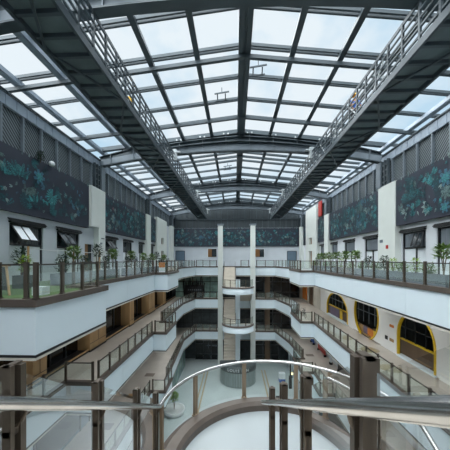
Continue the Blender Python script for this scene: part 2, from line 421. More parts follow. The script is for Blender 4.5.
def mural(axis, pos, side, a, b, z0, z1, dens, small, label, seed, jag=True):
    rnd = random.Random(seed)
    if axis == 'x': T = lambda u, z, l: (pos - side * l, u, z)
    else: T = lambda u, z, l: (u, pos - l, z)
    mb = MB()
    if axis == 'x': mb.box(pos, pos + side * (.22 if side < 0 else .25), a, b, z0, z1)
    else: mb.box(a, b, pos, pos + .18, z0, z1)
    n = int((b - a) * (z1 - z0) * dens)
    for i in range(n):
        u = rnd.uniform(a + .3, b - .3); z = rnd.uniform(z0 + .3, z1 - .3); s = rnd.uniform(.25, .6) * (small if rnd.random() < .8 else 1)
        k = rnd.choice(['fern', 'leaf', 'leaf', 'fern', 'monstera', 'flower', 'leaf']); mi = rnd.choice([1, 1, 2, 2, 3, 4, 5, 6, 6, 6, 6, 1, 5, 7] + ([8] if rnd.random() < .12 else []))
        ang = rnd.uniform(-PI, PI)
        s = min(s, (u - a) / 1.1, (b - u) / 1.1, (z - z0) / 1.1, max(.15, (z1 - z) / 1.1))
        for r in range(rnd.choice([1, 2, 3, 4]) if k == 'leaf' else 1):
            leaf(mb, T, u, z, s, ang + r * .55, k, mi, .006 + .0015 * (i % 9))
    if jag:
        u = a + .2
        while u < b - .2:
            leaf(mb, T, u, z1 - .12, rnd.uniform(.15, .4), rnd.uniform(-.8, .8), rnd.choice(['leaf', 'fern', 'leaf']), rnd.choice([5, 7, 1, 6]), .004)
            u += rnd.uniform(.3, .9)
    return mb, T, label
def finish(m): return m[0].build('mural_board', LP, label=m[2], cat='mural', group='botanical murals below the roof')
m = mural('x', -10.15, -1, 3.0, 17.7, 2.2, 5.15, 7, .5, 'long dark navy mural with large teal leaves on the left wall nearest the viewer', 3)
for q in range(2): leaf(m[0], m[1], 13.07, 4.27, .62 - .25 * q, .2 + .4 * q, 'flower', 4 if q == 0 else 3, .03 + .02 * q)
leaf(m[0], m[1], 14.05, 3.5, .52, 2.5, 'monstera', 3, .03)
for q in range(4): leaf(m[0], m[1], 11.7 + .1 * q, 3.95, .62, .9 - .6 * q, 'fern', 2 if q % 2 else 3, .03 + .003 * q)
for q in range(4): leaf(m[0], m[1], 11.0, 3.9, .5, .6 - .7 * q, 'fern', 3 if q % 2 else 2, .03 + .003 * q)
for q in range(4): leaf(m[0], m[1], 12.6 + .1 * q, 2.9, .42, 1.4 - .5 * q, 'leaf', 3 if q % 2 else 2, .03 + .003 * q)
leaf(m[0], m[1], 14.15, 2.75, .35, 2.2, 'monstera', 2, .03)
for q in range(5): leaf(m[0], m[1], 15.2 + .45 * q, 3.7 - .15 * q, .4, .5 - .5 * q, 'fern', 2, .03)
finish(m)
finish(mural('x', -10.15, -1, 19.72, 29.18, 2.2, 5.15, 14, .5, 'dark leafy mural on the left wall between two white pilasters', 5))
finish(mural('x', -10.15, -1, 30.62, 32.98, 2.2, 5.15, 14, .5, 'narrow dark leafy mural on the left wall before the white block with two small windows', 6))
m = mural('x', 10.55, 1, 6.0, 17.47, 2.2, 5.15, 9, .6, 'dark navy mural with turquoise leaves on the right wall nearest the viewer', 8)
for q in range(7): leaf(m[0], m[1], 15.9, 3.75, .8, -1.8 + .6 * q, 'fern', 2 if q % 2 else 1, .03 + .003 * q)
for q in range(2): leaf(m[0], m[1], 13.4, 4.1, .7 - .3 * q, .4 * q, 'flower', 4 if q == 0 else 3, .03 + .02 * q)
for q in range(2): leaf(m[0], m[1], 13.45, 2.65, .5 - .2 * q, .4 * q, 'flower', 4 if q == 0 else 3, .03 + .02 * q)
for q in range(3): leaf(m[0], m[1], 14.3 + .12 * q, 4.1, .6, -1.0 + .7 * q, 'fern', 3, .03 + .003 * q)
leaf(m[0], m[1], 16.4, 3.35, .4, 1.9, 'leaf', 4, .03); leaf(m[0], m[1], 14.9, 2.65, .5, 1.3, 'fern', 3, .03); leaf(m[0], m[1], 16.1, 2.75, .45, 1.0, 'fern', 2, .03); leaf(m[0], m[1], 12.2, 3.3, .6, .3, 'monstera', 3, .03)
finish(m)
finish(mural('x', 10.62, 1, 19.52, 29.78, 2.2, 5.15, 16, .55, 'dense teal leaf mural on the right wall between two white pilasters', 9))
finish(mural('x', 10.62, 1, 31.12, 33.88, 2.2, 5.15, 14, .5, 'narrow dark leafy mural on the right wall beside the tall white block', 10))
finish(mural('x', 10.62, 1, 38.95, 40.9, 2.2, 5.15, 4, .6, 'small dark mural in the far right corner of the hall', 11))
finish(mural('y', YF - .2, 1, XL + .1, -2.5, 2.2, 5.25, 9, .6, 'wide dark mural on the far wall left of the stair columns', 12))
finish(mural('y', YF - .2, 1, -2.3, 2.9, 2.2, 5.25, 9, .7, 'dark mural on the far wall between the two stair columns', 13))
finish(mural('y', YF - .2, 1, 3.1, 10.7, 2.2, 5.25, 9, .6, 'wide dark mural on the far wall right of the stair columns', 14))

# ------------------------------------------------------------------ roof
RX, RZ, SL = .42, 9.6, .115
rz = lambda x: RZ - SL * abs(x - RX)
X0, X1 = -11.7, 12.3
ce = thing('ceiling', (RX, 20, 7.5), kind='structure')
for x0, x1 in ((X0, RX), (RX, X1)):
    mb = MB().add([(x0, YB, rz(x0)), (x1, YB, rz(x1)), (x1, YF + .2, rz(x1)), (x0, YF + .2, rz(x0))], [(0, 1, 2, 3)]); mb.build('glazing', 'glass_roof', ce)
y = 19.2 - 1.9 * 12
while y < YF:
    mb = MB()
    for dy in (-.085, .085):
        for x0 in (X0, X1): mb.bar((x0, y + dy, rz(x0) - .07), (RX, y + dy, RZ - .07), .075, .13)
    mb.build('rafter', 'steel', ce); y += 1.9
for k in range(-5, 6):
    x = RX + 2.1 * k
    if k == 0: continue
    w_ = .17 if abs(k) >= 4 else .085
    MB().box(x - w_, x + w_, YB, YF - .15, rz(x) - .33, rz(x) - .12).box(x - .12, x + .12, YB, YF - .15, rz(x) - .36, rz(x) - .33).build('purlin', 'steel_blue' if abs(k) >= 4 else 'steel', ce)
MB().box(RX - .27, RX - .06, YB, YF - .15, RZ - .5, RZ - .05).box(RX + .06, RX + .27, YB, YF - .15, RZ - .5, RZ - .05).box(RX - .06, RX + .06, YB, YF - .15, RZ - .4, RZ - .1).build('ridge_beam', 'steel', ce)
for x in (X0 + .02, X1 - .02): MB().box(x - .1, x + .1, YB, YF - .15, rz(x) - .25, rz(x) + .05).build('eave_beam', 'steel_light', ce)
for n in range(4):
    for q in (3.5, 8.45):
        y = 8.1 + 11.15 * (n - 1) + q if n else q - 3.2
        if y > 41: continue
        mb = MB()
        for x0 in (X0 + .1, X1 - .1): mb.bar((x0, y, rz(x0) - .55), (RX, y, RZ - .55), .16, .16)
        mb.build('tie_beam', 'steel', ce)
TY = [8.1, 19.3, 30.4, 41.4]
tl = ['roof girder across the hall nearest the viewer at the top edge of the picture', 'roof girder across the hall, second from the viewer', 'roof girder across the hall, third from the viewer', 'roof girder just in front of the far wall']
for ty, lab in zip(TY, tl):
    t = thing('roof_girder', (.25, ty, 6.9), lab, 'girder', 'roof girders')
    zb = lambda x: 8.05 - 1.07 * (abs(x - .25) / 10.5) ** 2
    zt = lambda x: zb(x) + .7 + .72 * (1 - abs(x - .25) / 10.5)
    xs = [-10.2 + 20.8 * i / 24 for i in range(25)]
    web, tf, bf, mid, lit_ = MB(), MB(), MB(), MB(), MB()
    for a, b in zip(xs, xs[1:]):
        web.add([(a, ty - .02, zb(a)), (b, ty - .02, zb(b)), (b, ty - .02, zt(b)), (a, ty - .02, zt(a)), (a, ty + .02, zb(a)), (b, ty + .02, zb(b)), (b, ty + .02, zt(b)), (a, ty + .02, zt(a))], [(0, 1, 2, 3), (7, 6, 5, 4), (3, 2, 6, 7), (0, 4, 5, 1)])
        lit_.bar((a, ty - .05, zb(a) + .26), (b, ty - .05, zb(b) + .26), .04, .46)  # paler strip puts the brighter-lit lower web into the girder's colour
        tf.bar((a, ty, zt(a)), (b, ty, zt(b)), .34, .05); bf.bar((a, ty, zb(a)), (b, ty, zb(b)), .38, .06)
        if abs(a - .25) < 6:
            h = lambda x, k: zb(x) + (zt(x) - zb(x)) * k
            mid.bar((a, ty - .16, h(a, .45)), (b, ty - .16, h(b, .45)), .32, .05); mid.bar((a, ty - .12, h(a, .72)), (b, ty - .12, h(b, .72)), .24, .05)
    web.build('web', 'steel', t); lit_.build('lit_tone_band', 'steel_light', t); tf.build('top_flange', 'steel', t); bf.build('bottom_flange', 'steel', t); mid.build('service_rail', 'steel', t)
    for i in range(1, 24, 2): MB().box(xs[i] - .02, xs[i] + .02, ty - .16, ty + .16, zb(xs[i]), zt(xs[i])).build('stiffener', 'steel_light', t)
    up = MB()
    for x0 in (-10.2, 10.6): up.bar((x0, ty - .1, rz(x0) - .22), (RX, ty - .1, RZ - .22), .3, .16)
    for i in range(2, 23, 2):
        if zt(xs[i]) < rz(xs[i]) - .1: up.box(xs[i] - .04, xs[i] + .04, ty - .05, ty + .05, zt(xs[i]), rz(xs[i]) - .2)
    up.build('roof_bearer', 'steel', t)
    for i in range(3, 23, 2):
        for dx in (-.16, .16): MB().box(xs[i] + dx - .05, xs[i] + dx + .05, ty - .3, ty - .24, rz(xs[i]) - .31, rz(xs[i]) - .2).build('clip', 'galvanized', t)
for side, X, nm in ((-1, -10.15, 'left'), (1, 10.6, 'right')):
    for ty, wh in zip(TY[1:], ('beside the second roof girder', 'beside the third roof girder', 'in the far corner')):
        c = thing('steel_column', (X, ty, 5.2), 'dark laced steel column on the %s wall %s' % (nm, wh), 'column', 'steel columns under the roof girders')
        MB().box(X - .17, X + .17, ty - .15, ty + .35, 5.2, 7.0).build('shaft', 'steel_light', c)
        la = MB()
        for dy in (-.9, -.55, -.2): la.box(X - .1, X + .1, ty + dy - .05, ty + dy + .05, 5.2, 7.0)
        for z in (5.5, 5.9, 6.3, 6.7): la.box(X - .06, X + .06, ty - .9, ty - .15, z - .04, z + .04)
        la.build('lacing', 'steel', c)
# small steel frames by the ridge
for x, y, z, lab in ((-.75, 14.8, 9.55, 'small H shaped steel bracket hanging left of the ridge beam near the viewer'), (1.15, 12.9, 9.6, 'small H shaped steel bracket hanging right of the ridge beam near the viewer'), (-.75, 26.4, 9.55, 'small H shaped steel bracket left of the ridge beam beyond the second girder')):
    b = MB().bar((x - .42, y, z - .1), (x + .42, y, z + .02), .06, .06).bar((x - .42, y + .22, z - .38), (x + .35, y + .22, z - .3), .06, .06)
    for dx in (-.25, .2): b.bar((x + dx, y, z - .08), (x + dx, y + .22, z - .34), .06, .06)
    b.bar((x, y, z - .04), (x, y, z + .25), .04, .04)
    b.build('ridge_bracket', 'steel', label=lab, cat='bracket', group='ridge brackets')

# ------------------------------------------------------------------ catwalks
pm = {}
def catwalk(xi, xo, side, lab):
    zd, zt_, y0, y1 = 6.45, 7.75, YB + .3, 41.0
    t = thing('catwalk', ((xi + xo) / 2, 20, zd), lab, 'catwalk', 'maintenance catwalks under the roof')
    MB().box(xi, xo, y0, y1, zd + .04, zd + .08).build('deck', 'steel_deck', t)
    MB().box(xi - .04, xi + .04, y0, y1, zd - .12, zd + .12).box(xo - .05, xo + .05, y0, y1, zd - .12, zd + .12).build('side_beam', 'steel', t)
    jo = MB(); y = y0 + .2
    while y < y1: jo.box(xi, xo, y - .05, y + .05, zd - .08, zd + .04); y += .72
    y = y0 + 1; k = 0
    while y < y1 - 2.8:
        a, b = (xi, xo) if k % 2 else (xo, xi); jo.bar((a, y, zd - .07), (b, y + 2.6, zd - .07), .07, .06); y += 2.6; k += 1
    jo.build('joist', 'steel', t)
    for x, nm in ((xi, 'inner'), (xo, 'outer')):
        ra = MB()
        for y_0, y_1 in ((y0, y1),):
            for z in ((zt_, .12), (zd + 1.02, .06), (zd + .78, .06), (zd + .52, .06), (zd + .26, .07)): ra.box(x - .025, x + .025, y_0, y_1, z[0] - z[1] / 2, z[0] + z[1] / 2)
        ra.build('rail', 'steel', t)
        y = y0 + .5
        if 'cwpost' not in pm: pm['cwpost'] = local_mesh(MB().box(-.035, .035, -.04, .04, 0, zt_ - zd), 'post', 'steel')
        while y < y1:
            inst('post', pm['cwpost'], t, (x, y, zd)); y += .8 if x == xi else 1.05
        y = y0 + 1; k = 0
        while y < y1 - 1:
            if min(abs(y + .5 - q) for q in TY) > .9:
                MB().bar((x, y, zd + (.1 if k % 2 else 1.0)), (x, y + .9, zd + (1.0 if k % 2 else .1)), .03, .05).build('brace', 'galvanized', t)
            y += 2.1 if y < 20 else 1.05; k += 1
    for y in (10.8, 15.3, 18.6, 22.9, 27.1, 30.0, 34.3, 38.0, 40.8):
        MB().bar((xi - side * -.05, y, zd + 1.05), (xi + side * .75, y - .1, zd + .72), .15, .13).build('light_bracket', 'galvanized', t)
    for q in TY[1:]: MB().box(xi - .18, xi + .18, q - .4, q - .2, 7.3, 8.1).box(xi - side * .45, xi, q - .42, q - .2, 7.85, 7.95).build('hanger', 'galvanized', t)
catwalk(-4.45, -5.77, -1, 'long dark steel catwalk hanging below the roof on the left')
catwalk(5.53, 7.0, 1, 'long dark steel catwalk hanging below the roof on the right')
MB().tube([(-5.45, 6.9 + .45 * k, 7.62 - .05 * math.sin(k)) for k in range(9)], .035, 8).build('hose', 'orange', label='orange hose tied along the outer rail of the left catwalk', cat='hose')
MB().box(-5.0, -4.7, 11.6, 11.9, 7.15, 7.4).build('cable_reel', 'yellow_bright', label='small yellow reel hanging on the left catwalk rail', cat='reel')
MB().tube([(6.55 - .02 * k, 9.6 + .5 * k, 7.7 - .09 * k + .06 * math.sin(k * 2)) for k in range(7)], .05, 8).build('hose', 'yellow_bright', label='yellow hose slung over the right catwalk beside the worker', cat='hose')

# ------------------------------------------------------------------ railings
def post_mesh(key, m, h, w=.07, d=.1):
    if key not in pm:
        b = MB().box(-d / 2, d / 2, -w / 2, -w / 2 + .022, 0, h).box(-d / 2, d / 2, w / 2 - .022, w / 2, 0, h).box(-d / 4, d / 4, -w / 2 + .02, w / 2 - .02, .05, h - .04).box(-d / 2 - .02, d / 2 + .02, -w / 2 - .02, w / 2 + .02, 0, .025)
        pm[key] = local_mesh(b, 'post', m)
    return pm[key]
def railing(pts, zc, label, group, sp=1.3, h=.98, off=0.0, m='post_bronze', grow=1.0, twin=None):
    z0 = zc + .2
    xs = [p[0] for p in pts]; ys = [p[1] for p in pts]
    t = thing('glass_railing', (sum(xs) / len(xs), sum(ys) / len(ys), z0), label, 'railing', group)
    pts = [Vector(p) for p in pts]
    pts[0] = pts[0] + (pts[1] - pts[0]).normalized() * .14; pts[-1] = pts[-1] + (pts[-2] - pts[-1]).normalized() * .14
    pts = [tuple(p) for p in pts]
    me = post_mesh((m, h, grow), m, h, .08 * grow, .11 * grow); hr = MB(); first = True
    for a, b in zip(pts, pts[1:]):
        A, B = Vector(a), Vector(b); d = B - A; n = max(1, round(d.length / sp)); u = d.normalized(); ang = math.atan2(u.y, u.x)
        for k in range(n + 1):
            if k == 0 and not first: continue
            p = A + d * k / n
            if k == 0: p = p + u * .06
            if k == n and b == pts[-1]: p = p - u * .06
            inst('post', me, t, (p.x, p.y, z0), ang)
        first = False
        for k in range(n):
            p, q = A + d * k / n + u * .08, A + d * (k + 1) / n - u * .08
            MB().bar((p.x, p.y, z0 + .1 + (h - .2) / 2), (q.x, q.y, z0 + .1 + (h - .2) / 2), .014, h - .2).build('glass_pane', 'glass_pane', t)
        hr.bar((A.x, A.y, z0 + h - .07), (B.x, B.y, z0 + h - .07), .05, .045)
    hr.build('handrail', 'rail_dark', t)
    if twin: inst('post', me, t, (twin[0], twin[1], z0), 0)
    return t
def inset(pts, side, o=.02): return pts
lv = {4: 'top', 3: 'third', 2: 'second'}
for n, zc, lp, rp in ((4, Z4, L4, R4), (3, Z3, L3, R3), (2, Z2, L2, R2)):
    g = 'glass railings of the %s level' % lv[n]
    if n == 4:
        railing([(-9.6, 6.78), (-5.34, 6.78), (-5.34, 10.1)], zc, 'glass railing round the near left corner terrace of the top level', g, 1.16, grow=1.0, twin=(-5.6, 6.78))
        lp = lp[3:]
    if n == 3:
        railing(lp[0:3], zc, 'glass railing of the third level ending at a corner under the near left terrace', g, 1.5)
        lp = lp[2:]
    if n != 2:
        railing(lp[0:2], zc, 'long straight glass railing on the left gallery of the %s level' % lv[n], g)
        railing(lp[1:5], zc, 'glass railing round the projecting left bay of the %s level' % lv[n], g, 1.2)
        railing(lp[4:7], zc, 'glass railing in the far left corner of the %s level, behind the projecting bay' % lv[n], g)
    else:
        railing(lp[0:2], zc, 'long straight glass railing on the left gallery of the second level', g)
        railing(lp[1:5], zc, 'glass railing round the projecting left bay of the second level', g, 1.2)
        railing(lp[4:7], zc, 'dark glass railing running to the far left corner of the second level', g, 1.0)
    railing([(-6.4, YE), (-2.75, YE)], zc, 'short glass railing on the far side of the %s level left of the stair columns' % lv[n], g)
    if n == 4: railing([(.75, YE), (2.35, YE)], zc, 'short glass railing behind the far stairs on the %s level' % lv[n], g, 1.0)
    railing([(3.25, YE), (6.4, YE)], zc, 'short glass railing on the far side of the %s level right of the stair columns' % lv[n], g)
    railing(rp[::-1][0:3], zc, 'glass railing in the far right corner of the %s level, behind the projecting bay' % lv[n], g)
    railing(rp[1:5], zc, 'glass railing round the projecting right bay of the %s level' % lv[n], g, 1.2)
    railing([(rp[0][0], 3.0), rp[1]], zc, 'long straight glass railing on the right gallery of the %s level' % lv[n], g, 1.3)

# ------------------------------------------------------------------ far columns
for x, lab in ((-2.3, 'tall white column left of the far stairs'), (2.8, 'tall white column right of the far stairs')):
    c = thing('column', (x, 41.05, Z1), lab, 'column', 'white columns beside the far stairs')
    MB().box(x - .38, x + .38, 40.7, 41.4, Z1, 5.35).build('shaft', 'pilaster_paint', c)
    MB().box(x - .5, x + .5, 40.6, 41.44, 5.35, 5.6).build('capital', 'steel_light', c)

# ------------------------------------------------------------------ staircases
def arc(cx, cy, r, d, a0, a1, n=28): return [(cx + r * math.cos(a0 + (a1 - a0) * i / n), cy + d * r * math.sin(a0 + (a1 - a0) * i / n)) for i in range(n + 1)]
def stair_tower(t, cx, cy, R, d, L, levels, near=False):
    for zt_, zl, zb in levels:
        half = arc(cx, cy, R, d, 0, PI)
        MB().prism(half, zl - .75, zl - .02).build('landing', 'landing_white', t)
        MB().lathe([(R + .03, -.8), (R + .03, .02), (R - .03, .02)], (cx, cy, zl), 36, 0 if d > 0 else PI, PI if d > 0 else 2 * PI).build('fascia', 'white_panel', t)
        ri, ro = (R - .3, R + .12) if near else (R - .15, R + .08)
        MB().lathe([(ro, 0), (ro, .1), (ro - .16, .2), (ri + .06, .2), (ri, .12), (ri, -.02)], (cx, cy, zl), 48, 0 if d > 0 else PI, PI if d > 0 else 2 * PI, smooth=False).build('curb', 'curb_brown', t)
        n = 15
        for side, z0, z1 in ((-1, zl, zt_), (1, zl, zb)):
            x0, x1 = (cx - R + .06, cx - .32) if side < 0 else (cx + .32, cx + R - .06)
            fl = MB(); st = (z1 - z0) / n; run = L / n
            for k in range(n):
                y = cy - d * run * k; top = z0 + st * (k + 1) if side < 0 else z0 + st * k
                if side < 0: fl.box(x0, x1, y, y - d * run, top - .42, top)
                else: fl.box(x0, x1, y, y - d * run, top - .42, top)
            fl.build('stair_flight', 'stair_cream', t)
            sg = MB()
            for x in (x0, x1): sg.bar((x, cy, z0 - .12), (x, cy - d * L, z1 - .12), .06, .46)
            sg.build('stringer', 'stair_side', t)
far = thing('staircase', (.4, 36.3, Z1), 'cream stair tower with round white landings in front of the far wall', 'staircase')
stair_tower(far, .4, 36.3, 2.15, -1, 5.18, [(Z4 + .06, -3.85, Z3 + .06), (Z3 + .06, -9.0, Z2 + .06)])
MB().box(.05, .75, 38.2, 38.9, Z1, -3.0).build('core_column', 'white_panel', far)
for zl in (-3.85, -9.0):
    pts = arc(.4, 36.3, 2.05, -1, 0, PI, 24); hr = MB().tube([(x, y, zl + 1.12) for x, y in pts], .03, 6); hr.build('handrail', 'rail_dark', far)
    for k in range(0, 25, 4):
        inst('post', post_mesh(('post_bronze', .95, 1), 'post_bronze', .95, .06, .08), far, (pts[k][0], pts[k][1], zl + .2), math.atan2(pts[min(k + 1, 24)][1] - pts[max(k - 1, 0)][1], pts[min(k + 1, 24)][0] - pts[max(k - 1, 0)][0]))
    for k in range(0, 24, 4):
        gm = MB()
        for j in range(k, k + 4): gm.add([(pts[j][0], pts[j][1], zl + .3), (pts[j + 1][0], pts[j + 1][1], zl + .3), (pts[j + 1][0], pts[j + 1][1], zl + 1.05), (pts[j][0], pts[j][1], zl + 1.05)], [(0, 1, 2, 3)])
        gm.build('glass_pane', 'glass_pane', far)
    for x, zt_ in ((-1.72, zl + 2.55), (.02, zl + 2.55)):
        MB().tube([(x, 36.4, zl + 1.0), (x, 41.4, zt_ + 1.0)], .03, 6).build('handrail', 'rail_dark', far)
        for k in range(5):
            y = 36.9 + 1.08 * k; z = zl + (y - 36.3) / 5.18 * 2.6
            inst('post', post_mesh(('post_bronze', 1.0, 2), 'post_bronze', 1.0, .06, .08), far, (x, y, z - .05), PI / 2)
# black slot walls behind the far stair flights, then its last run to the ground
MB().add([(-1.7, 36.4, Z1), (.0, 36.4, Z1), (.0, 41.4, Z2 - .3), (-1.7, 41.4, Z2 - .3)], [(0, 1, 2, 3)]).build('stair_underside', 'stair_side', far)
lw = MB()
for k in range(15): lw.box(-1.69, .08, 36.3 + .345 * k, 36.3 + .345 * (k + 1), Z1, Z1 + 5.2 / 15 * (k + 1))
lw.build('stair_flight', 'stair_cream', far)

ncx, ncy, NR, zl = .83, 4.65, 2.19, -3.77
near = thing('staircase', (ncx, ncy, zl - .8), 'white half round stair landing with brown curb and steel handrails in the foreground', 'staircase')
stair_tower(near, ncx, ncy, NR, 1, 4.62, [(Z4 + .06, zl, Z3 + .06)], True)
hz = -2.66
pts = arc(ncx, ncy, NR, 1, 0, PI, 40)
MB().tube([(x, y, hz) for x, y in pts], .036, 12).build('handrail', 'rail_steel', near)
SLP = .555
def zrail(x, y): return hz + .572 * (ncy - y) if x < 0 else -2.65 + .542 * (4.86 - y)
def nrail(x, y0, y1, name='handrail', r=.036, z0=None):
    a, b = (x, y0, zrail(x, y0)), (x, y1, zrail(x, y1))
    MB().tube([a, ((a[0] + b[0]) / 2, (a[1] + b[1]) / 2, (a[2] + b[2]) / 2), b], r, 16, round_end=True).build(name, 'rail_steel', near)
nrail(ncx - NR, .1, ncy - .02, r=.042); nrail(.51, .3, 4.86, r=.036)
MB().tube([(ncx + NR, ncy, hz), (ncx + NR, ncy - .35, hz - .03), (ncx + NR, .2, hz - SLP * (ncy - .55))], .036, 12).build('handrail', 'rail_steel', near)
MB().tube([(1.17, ncy, hz - .1), (1.17, .2, hz - SLP * (ncy - .3))], .036, 12, round_end=True).build('handrail', 'rail_steel', near)
def npost(x, y, ztop, zbot, w, dx, m='post_bronze'):
    # twin flat bars standing outside the handrail, joined by a cap, with a curved bracket to the rail
    p = MB().box(x + dx - .035, x + dx + .035, y - w / 2, y - w / 2 + .03, zbot, ztop).box(x + dx - .045, x + dx + .045, y + w / 2 - .045, y + w / 2, zbot, ztop - .015)
    p.box(x + dx - .02, x + dx + .02, y - w / 2, y + w / 2, ztop - .012, ztop).box(x + dx - .03, x + dx + .03, y - w / 2 - .0, y + w / 2, ztop - .45, ztop - .41)
    po = p.build('post', m, near)
    zr = zrail(x, y)
    MB().tube([(x + dx, y, zr - .17), (x + dx * .6, y + .02, zr - .14), (x + dx * .2, y + .03, zr - .08), (x, y + .03, zr - .03)], .014, 8).build('bracket', 'post_bronze', po)
XLr, XMr = ncx - NR, .51
for y in (1.62, 2.65, 3.72, 4.62):
    zr = zrail(XLr, y); npost(XLr, y, zr + .26, zr - 1.15, .11, -.07)
for y in (1.16, 2.08, 3.05, 4.0):
    zr = zrail(XMr, y); npost(XMr, y, zr + .23, zr - 1.15, .1, .06)
for x, dx, ys in ((XLr, -.07, (.5, 1.62, 2.65, 3.72, 4.62)), (XMr, .06, (.3, 1.16, 2.08))):
    for y0, y1 in zip(ys, ys[1:]):
        z0, z1 = zrail(x, y0), zrail(x, y1); a, b = y0 + .07, y1 - .07
        t_ = .006; X = x + dx
        vs = [(X + s * t_, y, z + dz) for s in (-1, 1) for y, z, dz in ((a, z0, -.95), (b, z1, -.95), (b, z1, .17), (a, z0, .17))]
        MB().add(vs, [(3, 2, 1, 0), (4, 5, 6, 7), (7, 6, 2, 3), (1, 5, 4, 0), (4, 7, 3, 0), (2, 6, 5, 1)]).build('glass_pane', 'glass_near', near)
# lower flight glass
for y0, y1 in ((.4, 1.8), (1.9, 3.2), (3.3, 4.4)):
    X = ncx + NR; z0, z1 = hz - SLP * (ncy - .35 - y0), hz - SLP * (ncy - .35 - y1)
    vs = [(X + s * .006, y, z + dz) for s in (-1, 1) for y, z, dz in ((y0, z0, -.95), (y1, z1, -.95), (y1, z1, -.08), (y0, z0, -.08))]
    MB().add(vs, [(3, 2, 1, 0), (4, 5, 6, 7), (7, 6, 2, 3), (1, 5, 4, 0), (4, 7, 3, 0), (2, 6, 5, 1)]).build('glass_pane', 'glass_near', near)
pang = [math.radians(a) for a in (20, 48.9, 70.6, 105.8, 142.8, 177)]
for a in pang:
    x, y = ncx + (NR + .0) * math.cos(a), ncy + (NR + .0) * math.sin(a)
    o = inst('post', post_mesh(('post_bronze_lit', 1.0, 3), 'post_bronze_lit', .94, .1, .05), near, (x, y, zl + .18), a)
angs = [0.03] + pang + [PI - .02]
for a0, a1 in zip(angs, angs[1:]):
    if a1 - a0 < .2: continue
    gm = MB(); n = 8; q = [a0 + .03 + (a1 - a0 - .06) * i / n for i in range(n + 1)]; r = NR + .05
    gm.add([(ncx + r * math.cos(t_), ncy + r * math.sin(t_), z) for t_ in q for z in (zl + .22, zl + 1.02)], [(2 * i, 2 * i + 2, 2 * i + 3, 2 * i + 1) for i in range(n)], 0, True)
    gm.build('glass_pane', 'glass_pane', near)

# ------------------------------------------------------------------ third level, left: dark shop windows between timber piers
def struct_box(name, m, *b): return MB().box(*b).build(name, m, kind='structure')
XS = -9.85
piers = [(12.3, 13.25), (17.3, 19.5), (24.0, 25.0), (29.4, 31.6), (35.4, 36.6)]
F3, F2 = Z3 + .06, Z2 + .06
for a, b in piers:
    tn += 1; t = thing('trim_%d' % tn, (XS, (a + b) / 2, F3), kind='structure')
    MB().box(XS - .9, XS, a, b, F3, B4).build('pier', 'wood_tan', t)
    rb = MB()
    for z in (F3 + .55, F3 + 2.9): rb.box(XS, XS + .012, a, b, z - .02, z + .02)
    rb.box(XS, XS + .012, (a + b) / 2 - .015, (a + b) / 2 + .015, F3 + .55, F3 + 2.9); rb.build('groove', 'wood_dark', t)
    MB().box(XS - .95, XS + .03, a - .02, b + .02, F3, F3 + .12).build('plinth', 'dark_line', t)
edges = [(YB, 12.3)] + [(piers[i][1], piers[i + 1][0]) for i in range(4)] + [(36.6, YF)]
for a, b in edges:
    wn += 1; w = thing('window_%d' % wn, (XS - .9, (a + b) / 2, F3), kind='structure')
    MB().box(XS - .92, XS - .85, a, b, F3, B4).build('pane', 'shop_black', w)
    MB().box(XS - .85, XS - .1, a, b, F3, F3 + .12).box(XS - .14, XS - .06, a, b, F3 + .12, F3 + .2, 1).build('sill', ['dark_line', 'wood_tan'], w)
    fr = MB(); n = max(1, round((b - a) / 1.6))
    for k in range(1, n): fr.box(XS - .85, XS - .78, a + (b - a) * k / n - .04, a + (b - a) * k / n + .04, F3 + .16, B4)
    fr.box(XS - .85, XS - .78, a, b, F3 + 2.8, F3 + 2.9); fr.build('mullion', 'window_frame', w)
struct_box('wall_left', 'shop_dim', XL - 1.25, XL - .92 - .3, YB, YF, Z1, F4)
# second level and ground, left
struct_box('wall_left', 'wall_grey', XL - .1, XL + .0, YB, YF, F2 + 1.2, B3)
tn += 1; struct_box('trim_%d' % tn, 'blue_grey', XL - .1, XL + .06, YB, YF, F2, F2 + 1.2)
for k, (a, b) in enumerate([(13, 17), (18, 22), (23.5, 28), (29, 34)]):
    wn += 1; w = thing('window_%d' % wn, (XL, (a + b) / 2, F2), kind='structure')
    MB().box(XL, XL + .08, a, b, F2 + .2, F2 + 3).build('pane', 'shop_black', w)
    MB().box(XL, XL + .12, a, a + .08, F2, F2 + 3.1).box(XL, XL + .12, b - .08, b, F2, F2 + 3.1).box(XL, XL + .12, a, b, F2 + 3, F2 + 3.1).build('frame', 'window_frame', w)
for x0, a, b, m, nm in ((-7.9, 27.5, 40.5, 'shop_teal', 'left'), (8.3, 29, 40.5, 'frosted', 'right')):
    wn += 1; w = thing('window_%d' % wn, (x0, (a + b) / 2, Z1), kind='structure')
    MB().box(x0 - .06, x0 + .06, a, b, Z1, B2).build('pane', m, w)
    fr = MB(); n = 7
    for k in range(n + 1): fr.box(x0 - .1, x0 + .1, a + (b - a) * k / n - .04, a + (b - a) * k / n + .04, Z1, B2)
    fr.box(x0 - .1, x0 + .1, a, b, Z1 + 2.6, Z1 + 2.7); fr.build('frame', 'blue_grey', w)
struct_box('wall_right', 'wall_paint', XR, XR + .2, YB, YF, Z1, B3)
struct_box('wall_left', 'wall_paint', XL - .1, XL, YB, YF, Z1, B2)
